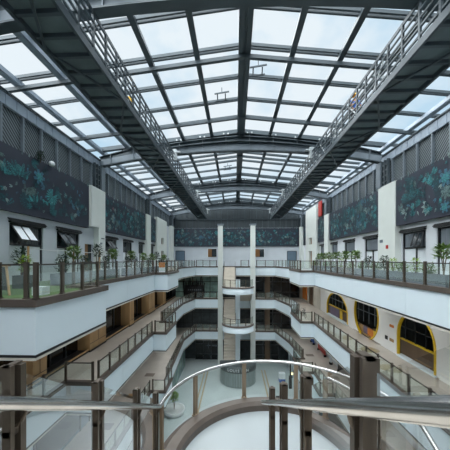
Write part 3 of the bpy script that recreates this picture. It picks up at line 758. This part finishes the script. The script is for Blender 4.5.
# ------------------------------------------------------------------ third level, right: white wall with yellow rimmed openings
def arch_loop(y0, y1, zb, zs, zt_, n=20):
    c = (y0 + y1) / 2; r = (y1 - y0) / 2
    return [(y0, zb)] + [(c - r * math.cos(PI * i / n), zs + (zt_ - zs) * math.sin(PI * i / n)) for i in range(n + 1)] + [(y1, zb)]
def circ_loop(c, z, r, n=40): return [(c + r * math.cos(2 * PI * i / n), z + r * math.sin(2 * PI * i / n)) for i in range(n)]
XW = 10.7
holes = [arch_loop(25.2, 30.6, F3 + .12, -5.3, -3.62), circ_loop(21.75, -4.52, 1.88), arch_loop(14.35, 17.45, F3 + .12, -4.85, -3.3)]
import bmesh
bm = bmesh.new()
def loop_edges(lp):
    vs = [bm.verts.new((XW, y, z)) for y, z in lp]
    return [bm.edges.new((vs[i], vs[(i + 1) % len(vs)])) for i in range(len(vs))]
ed = loop_edges([(YB, F3), (33.0, F3), (33.0, B4 + .04), (YB, B4 + .04)])
for h in holes: ed += loop_edges(h)
bmesh.ops.triangle_fill(bm, edges=ed, use_beauty=True)
mb = MB(); bm.verts.index_update()
vsl = [tuple(v.co) for v in bm.verts]; mb.add(vsl, [[v.index for v in f.verts] for f in bm.faces])
bm.free()
mb.build('wall_right', 'white_wall', kind='structure')
for h, closed, m_lo, bits in ((holes[0], False, 'wood_dark', [(25.3, 26.9, 'wood_dark'), (27.0, 27.6, 'yellow'), (27.8, 30.3, 'purple')]), (holes[1], True, 'wood_dark', [(20.2, 21.0, 'yellow'), (21.0, 21.9, 'orange'), (21.9, 22.6, 'purple'), (22.6, 23.3, 'wood_tan')]), (holes[2], False, 'wood_dark', [])):
    wn += 1; w = thing('window_%d' % wn, (XW, (h[0][0] + h[-1][0]) / 2, F3), kind='structure')
    c = (sum(p[0] for p in h) / len(h), sum(p[1] for p in h) / len(h)); n = len(h)
    cy = (min(p[0] for p in h) + max(p[0] for p in h)) / 2
    if closed: outer = circ_loop(21.75, -4.52, 1.98)
    else:
        y0, y1 = h[0][0], h[-1][0]; zt_ = max(p[1] for p in h); zs = h[1][1]
        outer = arch_loop(y0 - .1, y1 + .1, F3, zs, zt_ + .1)
    fr = MB(); vs = []
    for x, lp in ((XW - .06, h), (XW - .06, outer), (XW + .1, h), (XW + .02, outer)): vs += [(x, y, min(z, B4 - .02)) for y, z in lp]
    rng = range(n if closed else n - 1); fs = []
    for i in rng:
        j = (i + 1) % n; fs += [(i, j, n + j, n + i), (n + i, n + j, 3 * n + j, 3 * n + i), (i, 2 * n + i, 2 * n + j, j)]
    fr.add(vs, fs).build('frame', 'yellow', w)
    y0, y1 = min(p[0] for p in h) - .3, max(p[0] for p in h) + .3; zt_ = max(p[1] for p in h) + .2
    rm = MB().box(XW + 2.4, XW + 2.5, y0, y1, F3, zt_).box(XW + .2, XW + 2.4, y0 - .1, y0, F3, zt_).box(XW + .2, XW + 2.4, y1, y1 + .1, F3, zt_).box(XW + .2, XW + 2.5, y0, y1, zt_, zt_ + .1)
    rm.build('interior', 'shop_dim', w)
    MB().box(XW, XW + 2.4, y0, y1, F3 - .02, F3 + .06).build('interior_floor', 'wood_tan', w)
    MB().box(XW + .28, XW + .4, y0, y1, F3, -5.25 if not closed else -5.6).build('low_partition', m_lo, w)
    MB().box(XW + .26, XW + .42, y0, y1, -5.25, -5.17).build('partition_cap', 'yellow' if not closed else 'wood_dark', w) if not closed else None
    for a, b, mm in bits: MB().box(XW + .23, XW + .28, a, b, F3 + .1, -5.3 if not closed else -5.62).build('panel', mm, w)
    gl = MB(); k = y0 + .5
    while k < y1: gl.box(XW + .32, XW + .36, k - .03, k + .03, -5.3, zt_); k += .9
    for z in (-4.4, -3.7): gl.box(XW + .32, XW + .36, y0, y1, z - .025, z + .025)
    gl.build('mullion', 'steel_light' if closed or len(bits) else 'window_frame', w)
    if not closed: MB().box(XW - .1, XW + .26, h[0][0] - .12, h[-1][0] + .12, F3, F3 + .12).build('threshold', 'white_panel', w)
MB().box(XW, XW + .2, 33, YF, F3, B4).build('wall_right', 'soffit_cream', kind='structure')
d = thing('door_4', (XW, 36.8, F3), kind='structure'); MB().box(XW - .05, XW, 36.0, 37.6, F3, F3 + 3.0).build('door_leaf', 'wood_dark', d)
MB().box(XW - .08, XW, 35.85, 36.0, F3, F3 + 3.1).box(XW - .08, XW, 37.6, 37.75, F3, F3 + 3.1).build('frame', 'stair_side', d)
MB().box(XW - .14, XW, 39.0, 41.2, F3 + .3, F3 + 3.6).build('sign_panel', 'orange', label='tall orange yellow sign panel beside the brown door on the third level right', cat='sign')
# wall marks
def mark(name, x, y0, y1, z0, z1, m, lab, side=1):
    MB().box(x, x - side * .03, y0, y1, z0, z1).build(name, m, label=lab, cat='sign')
mark('wall_sign', XW, 17.95, 18.4, -4.62, -4.45, 'orange', 'small orange brown sign high on the white wall left of the near yellow arch')
mark('wall_sign', XW, 17.95, 18.4, -5.6, -5.4, 'wood_tan', 'small tan sign low on the white wall left of the near yellow arch')
mark('wall_sign', XW, 18.65, 18.95, -5.62, -5.36, 'black', 'small black sign on the white wall between round window and near yellow arch')
mark('wall_sign', 10.5, 18.9, 19.25, 1.22, 1.42, 'steel_light', 'small grey sign on the right white pilaster')
mark('wall_sign', 10.5, 18.25, 18.5, .75, 1.0, 'red', 'small red sign on the right white pilaster below the grey one')
mark('wall_sign', -10.0, 19.1, 19.5, 1.55, 1.62, 'steel', 'thin dark bracket sign on the left white pilaster', -1)
mark('wall_sign', -10.0, 18.95, 19.2, 1.15, 1.27, 'steel_light', 'small grey plate on the left white pilaster under the bracket sign', -1)
MB().box(10.56, 10.69, 32.3, 33.4, 5.4, 7.25).build('banner', 'red', label='red vertical banner at the roof edge above the right mural', cat='banner')

# ------------------------------------------------------------------ far fronts of the lower levels
for zf, zt_, xs, m in ((F3, B4, [(-10, -2.7, 'shop_teal'), (3.4, 10.5, 'shop_black')], 0), (F2, B3, [(-10, -2.7, 'shop_dim'), (3.4, 10.5, 'shop_black')], 0), (Z1, B2, [(-6.6, -2.7, 'shop_black'), (3.4, 7.2, 'shop_black')], 0)):
    for x0, x1, mm in xs:
        wn += 1; w = thing('window_%d' % wn, ((x0 + x1) / 2, YF - .3, zf), kind='structure')
        MB().box(x0, x1, YF - .35, YF - .28, zf, zt_).build('pane', mm, w)
        fr = MB(); n = max(2, round((x1 - x0) / 1.35))
        for k in range(n + 1): fr.box(x0 + (x1 - x0) * k / n - .05, x0 + (x1 - x0) * k / n + .05, YF - .45, YF - .35, zf, zt_)
        for z in (zf + .9, zf + 2.6): fr.box(x0, x1, YF - .45, YF - .35, z - .05, z + .05)
        fr.build('frame', 'window_frame' if mm != 'shop_black' else 'shop_dim', w)
for z0, z1 in ((F3, B4), (F2, B3), (Z1, B2)):
    tn += 1; struct_box('trim_%d' % tn, 'wood_dark', 4.9, 5.7, YF - .9, YF - .46, z0, z1)
# shop mark on the black ground floor front
tn += 1
sg = thing('shop_sign', (-4.3, YF - .5, -14.6), 'grey star emblem and short lettering on the black ground floor shop left', 'sign')
s = MB(); P = []
for k in range(8):
    r = .42 if k % 2 == 0 else .14; P.append((-4.4 + r * .8 * math.sin(k * PI / 4), r * 1.2 * math.cos(k * PI / 4) - 14.3))
s.add([(x, YF - .48, z) for x, z in P] + [(x, YF - .52, z) for x, z in P], [tuple(range(8, 16))[::-1]] + [(i, (i + 1) % 8, 8 + (i + 1) % 8, 8 + i) for i in range(8)]); s.build('emblem', 'steel_light', sg)
s = MB()
for k in range(4): s.box(-3.75 + .2 * k, -3.63 + .2 * k, YF - .52, YF - .48, -14.42, -14.18)
s.build('lettering', 'steel_light', sg)

# ------------------------------------------------------------------ round kiosk under the far stairs
kx, ky = .4, 36.1
k = thing('round_kiosk', (kx, ky, Z1), 'round grey panelled kiosk with white lettering under the far stairs', 'kiosk')
b = MB(); n = 22
for i in range(n):
    a0, a1 = PI + PI * i / n * 1.0 + .012, PI + PI * (i + 1) / n - .012
    q = [(kx + 2.45 * math.cos(a), ky + 2.45 * math.sin(a)) for a in (a0, a1)]; r = [(kx + 2.35 * math.cos(a), ky + 2.35 * math.sin(a)) for a in (a0, a1)]
    b.prism([q[0], q[1], r[1], r[0]], Z1 + .05, Z1 + 2.0)
b.build('panel_drum', 'kiosk_grey', k)
MB().lathe([(2.3, 0), (2.38, .04), (2.38, 2.0)], (kx, ky, Z1), 40, PI, 2 * PI).build('core', 'kiosk_dark', k)
MB().lathe([(2.36, 1.95), (2.52, 1.95), (2.52, 2.65), (2.3, 2.7), (.2, 2.75)], (kx, ky, Z1), 44, PI, 2 * PI).build('sign_band', 'kiosk_dark', k)
cu = bpy.data.curves.new('lettering', 'FONT'); cu.body = 'LOUIS PEN'; cu.size = .5; cu.align_x = 'CENTER'; cu.extrude = .02; cu.space_character = 1.25
tmp = bpy.data.objects.new('tmp', cu); C.objects.link(tmp)
bpy.context.view_layer.update()
me = bpy.data.meshes.new_from_object(tmp.evaluated_get(bpy.context.evaluated_depsgraph_get()))
bpy.data.objects.remove(tmp)
tm = MB()
tm.add([(kx + (2.54 + v.co.z) * math.sin(v.co.x / 2.54), ky - (2.54 + v.co.z) * math.cos(v.co.x / 2.54), Z1 + 2.14 + v.co.y) for v in me.vertices], [list(p.vertices) for p in me.polygons])
tm.build('lettering', 'sign_white', k, 'white capital letters')

# ------------------------------------------------------------------ things on the floors
# plants
def foliage(rnd, h, w, n, lw, base=.25, mi=0, crown=None):
    mb = MB()
    for i in range(n):
        t = rnd.random(); z = h * (base + (1 - base) * t); r = w * (.35 + .65 * math.sin(PI * min(1, .15 + t * .85))) * math.sqrt(rnd.random()); a = rnd.uniform(0, 2 * PI)
        p = Vector((r * math.cos(a), r * math.sin(a), z)); dr = Vector((math.cos(a) + rnd.uniform(-.6, .6), math.sin(a) + rnd.uniform(-.6, .6), rnd.uniform(-.2, .9))).normalized()
        sd = dr.cross(Vector((0, 0, 1))).normalized() * lw * rnd.uniform(.7, 1.2); L_ = lw * rnd.uniform(2.6, 4.2); nb = dr.cross(sd).normalized() * lw * .25
        mb.add([p, p + dr * L_ * .45 + sd + nb, p + dr * L_, p + dr * L_ * .45 - sd + nb], [(0, 1, 2), (0, 2, 3)], mi)
    return mb
kinds = {}
rnd = random.Random(21)
for nm, h, w, n, lw, m in (('bushy', .95, .26, 260, .042, 'leaf_dark'), ('broad', 1.35, .3, 190, .062, 'leaf_green'), ('tree', 1.6, .26, 220, .046, 'leaf_dark'), ('bright', .8, .24, 220, .036, 'leaf_bright'), ('low', .55, .26, 220, .044, 'leaf_green')):
    f = local_mesh(foliage(rnd, h, w, n, lw, .55 if nm in ('broad', 'tree') else .15), 'foliage', m)
    st = MB()
    for q in range(3 if nm != 'tree' else 2):
        a = q * 2.1; st.tube([(0, 0, -.02), (.05 * math.cos(a), .05 * math.sin(a), h * .4), (.2 * w * math.cos(a) * 2, .2 * w * math.sin(a) * 2, h * .8)], .018, 6)
    kinds[nm] = (f, local_mesh(st, 'stem', 'bark'))
def plant(kind, x, y, z, lab, group, s=1.0, rz=0.0):
    t = thing('shrub', (x, y, z), lab, 'plant', group, rz=rz); t.scale = (s, s, s)
    for nm, me in zip(('foliage', 'stem'), kinds[kind]):
        o = bpy.data.objects.new(nm, me); C.objects.link(o); o.parent = t
def planter(x, y0, y1, lab, m='planter_grey', w=.5, h=.55, g='planter boxes of the top level'):
    t = thing('planter_box', (x, (y0 + y1) / 2, F4), lab, 'planter', g)
    b = MB().box(x - w / 2, x + w / 2, y0, y0 + .05, F4, F4 + h).box(x - w / 2, x + w / 2, y1 - .05, y1, F4, F4 + h).box(x - w / 2, x - w / 2 + .05, y0 + .05, y1 - .05, F4, F4 + h).box(x + w / 2 - .05, x + w / 2, y0 + .05, y1 - .05, F4, F4 + h)
    b.build('box', m, t); MB().box(x - w / 2 + .05, x + w / 2 - .05, y0 + .05, y1 - .05, F4, F4 + h - .1).build('soil', 'soil', t)
    return F4 + h - .1
MB().box(XL + .02, -5.6, 6.9, 10.55, F4, F4 + .03).box(XL + .02, -6.95, 10.55, 17.3, F4, F4 + .03).build('artificial_turf', 'grass', label='green artificial turf laid on the near left terrace', cat='turf')
ords = ['nearest the viewer', 'second from the viewer', 'third from the viewer', 'fourth from the viewer', 'fifth from the viewer', 'sixth from the viewer', 'seventh from the viewer', 'eighth from the viewer']
for i, (a, b) in enumerate(((11.3, 14.0), (14.4, 17.2), (18.6, 21.0))):
    zt_ = planter(-8.0, a, b, 'long grey planter on the left top terrace, %s' % ords[i])
    for j in range(3):
        y = a + .45 + (b - a - .9) * j / 2; kd = ('bushy', 'broad', 'bushy') if i != 1 else ('tree', 'bushy', 'broad')
        plant(kd[j], -8.0, y, zt_, '%s shrub, %s of left planter %s' % ({'bushy': 'low dark', 'broad': 'tall broad leaved', 'tree': 'tall slender'}[kd[j]], ('near end', 'middle', 'far end')[j], ords[i]), 'shrubs on the left terrace', 1.0, j + i)
for i, (y, kd) in enumerate(((22.2, 'broad'), (23.5, 'bushy'), (24.6, 'broad'), (26.0, 'tree'), (27.3, 'bushy'), (28.6, 'broad'), (30.2, 'bushy'))):
    t = thing('flower_pot', (-7.9, y, F4), 'grey pot on the left top gallery beyond the planters, %s' % ords[i], 'pot', 'pots on the left gallery')
    MB().lathe([(.02, 0), (.22, 0), (.3, .5), (.26, .5), (.24, .42), (.01, .42)], (-7.9, y, F4), 18).build('pot', 'planter_grey', t)
    plant(kd, -7.9, y, F4 + .42, '%s plant in the pot on the left top gallery, %s' % ({'bushy': 'low bushy', 'broad': 'broad leaved', 'tree': 'slender'}[kd], ords[i]), 'potted plants on the left gallery', .95, i)
plant('tree', -9.6, 11.3, F4, 'tall dark shrub at the left picture edge before the terrace window', 'shrubs on the left terrace', 1.05)
plant('bright', -8.6, 10.35, F4 + .55, 'round bright yellow green shrub behind the twin railing posts', 'shrubs on the left terrace', 1.0)
t = thing('flower_pot', (-8.6, 10.35, F4), 'dark square pot under the bright green shrub', 'pot'); MB().box(-8.9, -8.3, 10.05, 10.65, F4, F4 + .55).build('pot', 'kiosk_dark', t)
t = thing('display_board', (-8.2, 8.2, F4), 'grey display board on a timber A frame at the near left terrace', 'board')
MB().box(-9.5, -7.5, 8.28, 8.32, F4 + .18, F4 + .95).build('board', 'kiosk_dark', t)
for x0, x1 in ((-7.55, -7.3), (-9.5, -9.75)):
    MB().bar((x0, 8.3, F4 + 1.0), (x1, 8.15, F4 + .03), .06, .06).build('leg', 'wood_tan', t)
MB().box(-9.6, -7.45, 8.24, 8.36, F4 + .96, F4 + 1.03).build('top_rail', 'wood_tan', t)
MB().box(-6.6, -6.25, 8.2, 8.55, F4 + .03, F4 + .3).build('storage_box', 'frosted', label='small white box on the turf between the twin railing posts', cat='box')
t = thing('clothes_line', (-8.9, 12, F4), 'wooden posts with a pale cord strung above the left terrace plants', 'line')
for y in (11.0, 14.2, 17.0): MB().box(-9.04, -8.98, y - .03, y + .03, F4, .58).build('post', 'wood_tan', t)
MB().tube([(-9.01, 11, .52), (-9.01, 12.6, .42), (-9.01, 14.2, .52), (-9.01, 15.6, .42), (-9.01, 17, .52)], .02, 6).build('cord', 'planter_white', t)
for i in range(8):
    a = 8.2 + 2.65 * i; zt_ = planter(8.75, a, a + 2.5, 'grey planter behind the right top railing, %s' % ords[i])
    seq = [('low', 'broad', 'low'), ('broad', 'low', 'bright'), ('low', 'bright', 'bushy'), ('low', 'bushy', 'low'), ('broad', 'low', 'broad'), ('bright', 'broad', 'low'), ('broad', 'low', 'broad'), ('broad', 'bushy', 'low')][i]
    for j, kd in enumerate(seq):
        plant(kd, 8.75, a + .4 + .85 * j, zt_, '%s plant, %s of right planter %s' % ({'low': 'low green', 'broad': 'tall broad leaved', 'bright': 'bright yellow green', 'bushy': 'dark bushy'}[kd], ('near end', 'middle', 'far end')[j], ords[i]), 'plants in the right planters', 1.0, i + 2 * j)
plant('bushy', -10.0, 13.0, 5.0, 'small green plant growing on top of the near left mural', 'shrubs on the left terrace', .6)
MB().ball((-10.05, 13.9, 5.26), .15).build('roof_dome', 'sign_white', label='small white dome on top of the near left mural beside the plant', cat='dome')
# coloured boards at the end of the left terrace bay
t = thing('play_panel', (-6.5, 22.5, F4), 'orange, white and green box unit standing in the left top bay', 'box unit')
MB().box(-6.6, -6.05, 22.3, 22.6, F4, F4 + .5).build('white_panel', 'frosted', t, 'white square panel'); MB().box(-6.04, -5.85, 22.3, 22.6, F4, F4 + .9).build('green_panel', 'leaf_dark', t, 'dark green panel')
MB().box(-6.6, -6.1, 22.32, 22.6, F4 + .51, F4 + .95).build('orange_panel', 'orange', t, 'orange panel')
# black spiky display on the third level
t = thing('black_display', (-6.8, 42.5, F3), 'black spiky display stand at the far left of the third level', 'display')
MB().box(-8.2, -5.2, 42.3, 43.1, F3, F3 + 2.1).build('body', 'black', t)
sp = MB(); rnd = random.Random(4)
for i in range(34):
    x = -8.3 + 3.3 * i / 33; sp.bar((x, 42.25, F3 + .3), (x + rnd.uniform(-.2, .3), 42.2 + rnd.uniform(-.2, .2), F3 + 2.5 + rnd.uniform(0, .9)), .09, .05)
sp.build('spikes', 'black', t)
ma = MB()
for i in range(7): ma.box(-7.6 + .33 * i, -7.44 + .33 * i, 41.9, 41.94, F3 + 1.3, F3 + 1.5)
ma.build('marks', 'steel_light', t, 'row of small pale marks')
# second level right: goods
for x, a, b, h, m, lab in ((10.5, 35.2, 36.6, 1.5, 'blue', 'blue display board by the right wall of the second level'), (10.5, 30.8, 33.4, 1.7, 'red', 'red display board by the right wall of the second level'), (10.4, 28.6, 29.0, 2.4, 'white_panel', 'white post panel by the right wall of the second level'), (10.5, 24.0, 27.0, 1.6, 'black', 'black display board by the right wall of the second level')):
    t = thing('display_board', (x, (a + b) / 2, F2), lab, 'board'); MB().box(x, x + .08, a, b, F2 + .25, F2 + h).build('board', m, t)
    for y in (a + .1, b - .1): MB().box(x - .1, x + .2, y - .04, y + .04, F2, F2 + .25).build('foot', 'black', t)
for i, (x, y, zf, m, wh) in enumerate(((-8.8, 17.5, F2, 'stair_side', 'nearest the viewer'), (-8.5, 21.5, F2, 'wood_tan', 'in the middle'), (-8.4, 25.5, F2, 'stair_side', 'farthest from the viewer'), (9.0, 31.5, F2, 'stair_side', 'on the right gallery'))):
    MB().box(x - .5, x + .4, y - .35, y + .35, zf, zf + .012).build('floor_mat', m, label='brown floor mat on the second level walkway, ' + wh, cat='mat', group='mats on the second level')
for i, (x, y, wh) in enumerate(((9.0, 15.4, 'nearest the viewer'), (9.4, 18.5, 'in the middle'), (8.9, 21.3, 'farthest from the viewer'))):
    MB().lathe([(.005, .012), (.56, .012), (.6, 0)], (x, y, F3), 28).build('round_mat', 'floor_stripe', label='round tan mat behind the right railing of the third level, ' + wh, cat='mat', group='round mats on the third level')
# bicycle like stand in the right bay of the third level
t = thing('bicycle', (7.6, 28.6, F3), 'dark bicycle parked in the right bay of the third level', 'bicycle')
for dy in (-.5, .5):
    MB().tube([(7.5, 28.6 + dy + .32 * math.cos(q * PI / 10), F3 + .34 + .32 * math.sin(q * PI / 10)) for q in range(21)], .022, 6).build('wheel', 'black', t)
MB().tube([(7.5, 28.1, F3 + .34), (7.5, 28.35, F3 + .8), (7.5, 28.9, F3 + .75), (7.5, 28.6, F3 + .35), (7.5, 28.35, F3 + .8)], .02, 6).tube([(7.5, 28.9, F3 + .75), (7.5, 29.1, F3 + .34)], .02, 6).tube([(7.5, 28.9, F3 + .75), (7.5, 28.87, F3 + .95)], .02, 6).build('frame', 'black', t)
MB().box(7.42, 7.58, 28.2, 28.45, F3 + .84, F3 + .9).build('saddle', 'black', t); MB().tube([(7.25, 28.87, F3 + .98), (7.5, 28.87, F3 + .95), (7.75, 28.87, F3 + .98)], .018, 6).build('handlebar', 'black', t)
# ground floor
t = thing('round_planter', (-6.6, 28.0, Z1), 'round white planter with pale shrubs on the ground floor left', 'planter')
MB().lathe([(.05, 0), (1.0, 0), (1.15, .55), (1.02, .55), (1.0, .45), (.02, .45)], (-6.6, 28.0, Z1), 28).build('bowl', 'planter_white', t)
plant('broad', -6.6, 28.0, Z1 + .45, 'broad leaved shrub in the round white ground floor planter', None, 1.3)
t = thing('cart', (6.3, 35.2, Z1), 'small white and blue cart on the ground floor right', 'cart')
MB().box(5.9, 6.7, 34.9, 35.5, Z1 + .35, Z1 + .75).build('body', 'blue', t); MB().box(5.9, 6.7, 34.9, 35.5, Z1 + .76, Z1 + 1.5).build('hood', 'frosted', t)
for x in (6.05, 6.55): MB().tube([(x - .04, 35.2, Z1 + .18), (x + .04, 35.2, Z1 + .18)], .18, 12).build('wheel', 'black', t)
t = thing('lamp_post', (7.2, 34.0, Z1), 'dark display post with a glowing lamp on the ground floor right', 'lamp post')
MB().box(7.0, 7.35, 33.9, 34.2, Z1, Z1 + 1.6).box(7.1, 7.25, 33.95, 34.1, Z1 + 1.6, Z1 + 3.4).build('post', 'black', t); MB().ball((7.35, 33.8, Z1 + 2.0), .11).build('lamp', 'lamp_warm', t)
for i, (x, y, w_, wh) in enumerate(((5.3, 31.0, .9, 'left'), (6.3, 29.6, 1.2, 'right'))):
    t = thing('bench', (x, y, Z1), 'low dark bench on the ground floor right, the %s one of two' % wh, 'bench', 'dark benches on the ground floor'); MB().box(x - w_ / 2, x + w_ / 2, y - .25, y + .25, Z1 + .36, Z1 + .46).build('seat', 'black', t)
    for dx in (-.3, .3): MB().box(x + dx - .04, x + dx + .04, y - .2, y + .2, Z1, Z1 + .36).build('leg', 'black', t)

# ------------------------------------------------------------------ the worker on the right catwalk
def skin_obj(name, joints, edges_, m, parent, root=0):
    me = bpy.data.meshes.new(name); w = wloc(parent)
    me.from_pydata([(j[0] - w.x, j[1] - w.y, j[2] + E - w.z) for j in joints], edges_, [])
    o = bpy.data.objects.new(name, me); C.objects.link(o)
    md = o.modifiers.new('skin', 'SKIN'); md.use_smooth_shade = True
    for i, j in enumerate(joints): me.skin_vertices[0].data[i].radius = (j[3], j[3])
    me.skin_vertices[0].data[root].use_root = True
    sb = o.modifiers.new('sub', 'SUBSURF'); sb.levels = 1; sb.render_levels = 1
    bpy.context.view_layer.update()
    me2 = bpy.data.meshes.new_from_object(o.evaluated_get(bpy.context.evaluated_depsgraph_get())); me2.materials.clear(); me2.materials.append(MATS[m])
    bpy.data.objects.remove(o)
    for p in me2.polygons: p.use_smooth = True
    o = bpy.data.objects.new(name, me2); C.objects.link(o); o.parent = parent
    return o
px_, py_, pz = 6.0, 13.3, 6.53
p = thing('person', (px_, py_, pz), 'person in blue shirt, dark trousers and yellow helmet standing on the right catwalk', 'person')
J = lambda x, y, z, r: (px_ + x, py_ + y, pz + z, r)
body = [J(0, 0, .92, .13), J(0, 0, 1.15, .14), J(0, -.02, 1.38, .15), J(0, -.04, 1.5, .06), J(0, -.06, 1.62, .095), J(.1, 0, .86, .085), J(.12, 0, .48, .06), J(.13, .02, .08, .045), J(.13, -.14, .04, .04), J(-.1, 0, .86, .085), J(-.12, 0, .48, .06), J(-.13, .02, .08, .045), J(-.13, -.14, .04, .04),
        J(.2, -.02, 1.4, .06), J(.27, -.06, 1.14, .045), J(.16, -.28, 1.05, .035), J(.12, -.36, 1.05, .03), J(-.2, -.02, 1.4, .06), J(-.28, -.06, 1.14, .045), J(-.2, -.3, 1.1, .035), J(-.16, -.38, 1.1, .03)]
be = [(0, 1), (1, 2), (2, 3), (3, 4), (0, 5), (5, 6), (6, 7), (7, 8), (0, 9), (9, 10), (10, 11), (11, 12), (2, 13), (13, 14), (14, 15), (15, 16), (2, 17), (17, 18), (18, 19), (19, 20)]
skin_obj('body', body, be, 'skin', p)
sh = [J(0, 0, .9, .15), J(0, 0, 1.15, .16), J(0, -.02, 1.4, .165), J(.21, -.02, 1.41, .075), J(.275, -.06, 1.14, .06), J(-.21, -.02, 1.41, .075), J(-.285, -.06, 1.14, .06)]
skin_obj('shirt', sh, [(0, 1), (1, 2), (2, 3), (3, 4), (2, 5), (5, 6)], 'blue', p)
tr = [J(0, 0, .95, .14), J(.1, 0, .86, .1), J(.12, 0, .48, .075), J(.13, .02, .1, .062), J(-.1, 0, .86, .1), J(-.12, 0, .48, .075), J(-.13, .02, .1, .062)]
skin_obj('trousers', tr, [(0, 1), (1, 2), (2, 3), (0, 4), (4, 5), (5, 6)], 'trousers', p)
MB().lathe([(.17, 1.66), (.14, 1.67), (.125, 1.74), (.08, 1.8), (.005, 1.82)], (px_, py_ - .05, pz), 16).build('helmet', 'yellow_bright', p)

# ------------------------------------------------------------------ made-up fill lights, added to brighten the galleries
emit('fill_glow_white', (250, 252, 255), 2)
for zb, nm, xs_ in ((B4, 'third', (-7.6, 9.2)), (B3, 'second', (-8.6, 9.4))):
    for x in xs_:
        for i, y in enumerate((10, 15, 20, 25, 30, 35)):
            if x < 0 and y < 14: continue
            t = thing('fill_light', (x, y, zb), 'added round downlight in the ceiling over the %s level %s gallery, %s' % (nm, 'left' if x < 0 else 'right', ords[i]), 'fill light', 'added gallery fill lights')
            MB().lathe([(.1, .01), (.15, .01), (.15, -.03), (.1, -.03), (.1, .01)], (x, y, zb), 16).build('rim', 'planter_white', t)
            MB().lathe([(.005, -.02), (.1, -.02)], (x, y, zb), 16).build('lens', 'fill_glow_white', t)
            la = bpy.data.lights.new('lamp', 'AREA'); la.shape = 'DISK'; la.size = .2; la.energy = 15; la.color = (.97, .985, 1); la.spread = PI
            lo_ = bpy.data.objects.new('lamp', la); C.objects.link(lo_); lo_.parent = t; lo_.location = (0, 0, -.06)
# ------------------------------------------------------------------ sky, camera
w = bpy.data.worlds.new('World'); bpy.context.scene.world = w; w.use_nodes = True
nt = w.node_tree; bg = nt.nodes['Background']
tc = nt.nodes.new('ShaderNodeTexCoord'); mp = nt.nodes.new('ShaderNodeMapping'); mp.inputs['Scale'].default_value = (1, 1, 1.6)
n = nt.nodes.new('ShaderNodeTexNoise'); n.inputs['Scale'].default_value = 2.6; n.inputs['Detail'].default_value = 6; n.inputs['Roughness'].default_value = .55
r = nt.nodes.new('ShaderNodeValToRGB'); r.color_ramp.elements[0].position = .38; r.color_ramp.elements[1].position = .56
r.color_ramp.elements[0].color = (.56, .76, .92, 1); r.color_ramp.elements[1].color = (.88, .95, 1, 1)
nt.links.new(tc.outputs['Generated'], mp.inputs['Vector']); nt.links.new(mp.outputs['Vector'], n.inputs['Vector']); nt.links.new(n.outputs['Fac'], r.inputs['Fac']); nt.links.new(r.outputs['Color'], bg.inputs['Color'])
bg.inputs['Strength'].default_value = .68

sun = bpy.data.lights.new('Sun', 'SUN'); so_ = bpy.data.objects.new('Sun', sun); C.objects.link(so_)
sun.energy = 10.8; sun.angle = math.radians(130); sun.color = (.96, .99, 1.0); so_.location = (-10, -5, 60); so_.rotation_euler = (math.radians(0), math.radians(-34), 0)
cam = bpy.data.cameras.new('Camera'); co = bpy.data.objects.new('Camera', cam); C.objects.link(co)
cam.sensor_width = 36; cam.lens = 260 / 450 * 36
cam.shift_y = (259.6 - 225) / 450
co.location = (0, 0, E); co.rotation_euler = (PI / 2, 0, math.atan(10 / 260))
cam.clip_start = .05; cam.clip_end = 300
sc = bpy.context.scene; sc.camera = co
sc.view_settings.view_transform = 'Standard'; sc.view_settings.look = 'None'; sc.view_settings.gamma = 1; sc.view_settings.use_curve_mapping = False
sc.view_settings.exposure = .55
sc.cycles.max_bounces = 10; sc.cycles.diffuse_bounces = 6; sc.cycles.transparent_max_bounces = 32
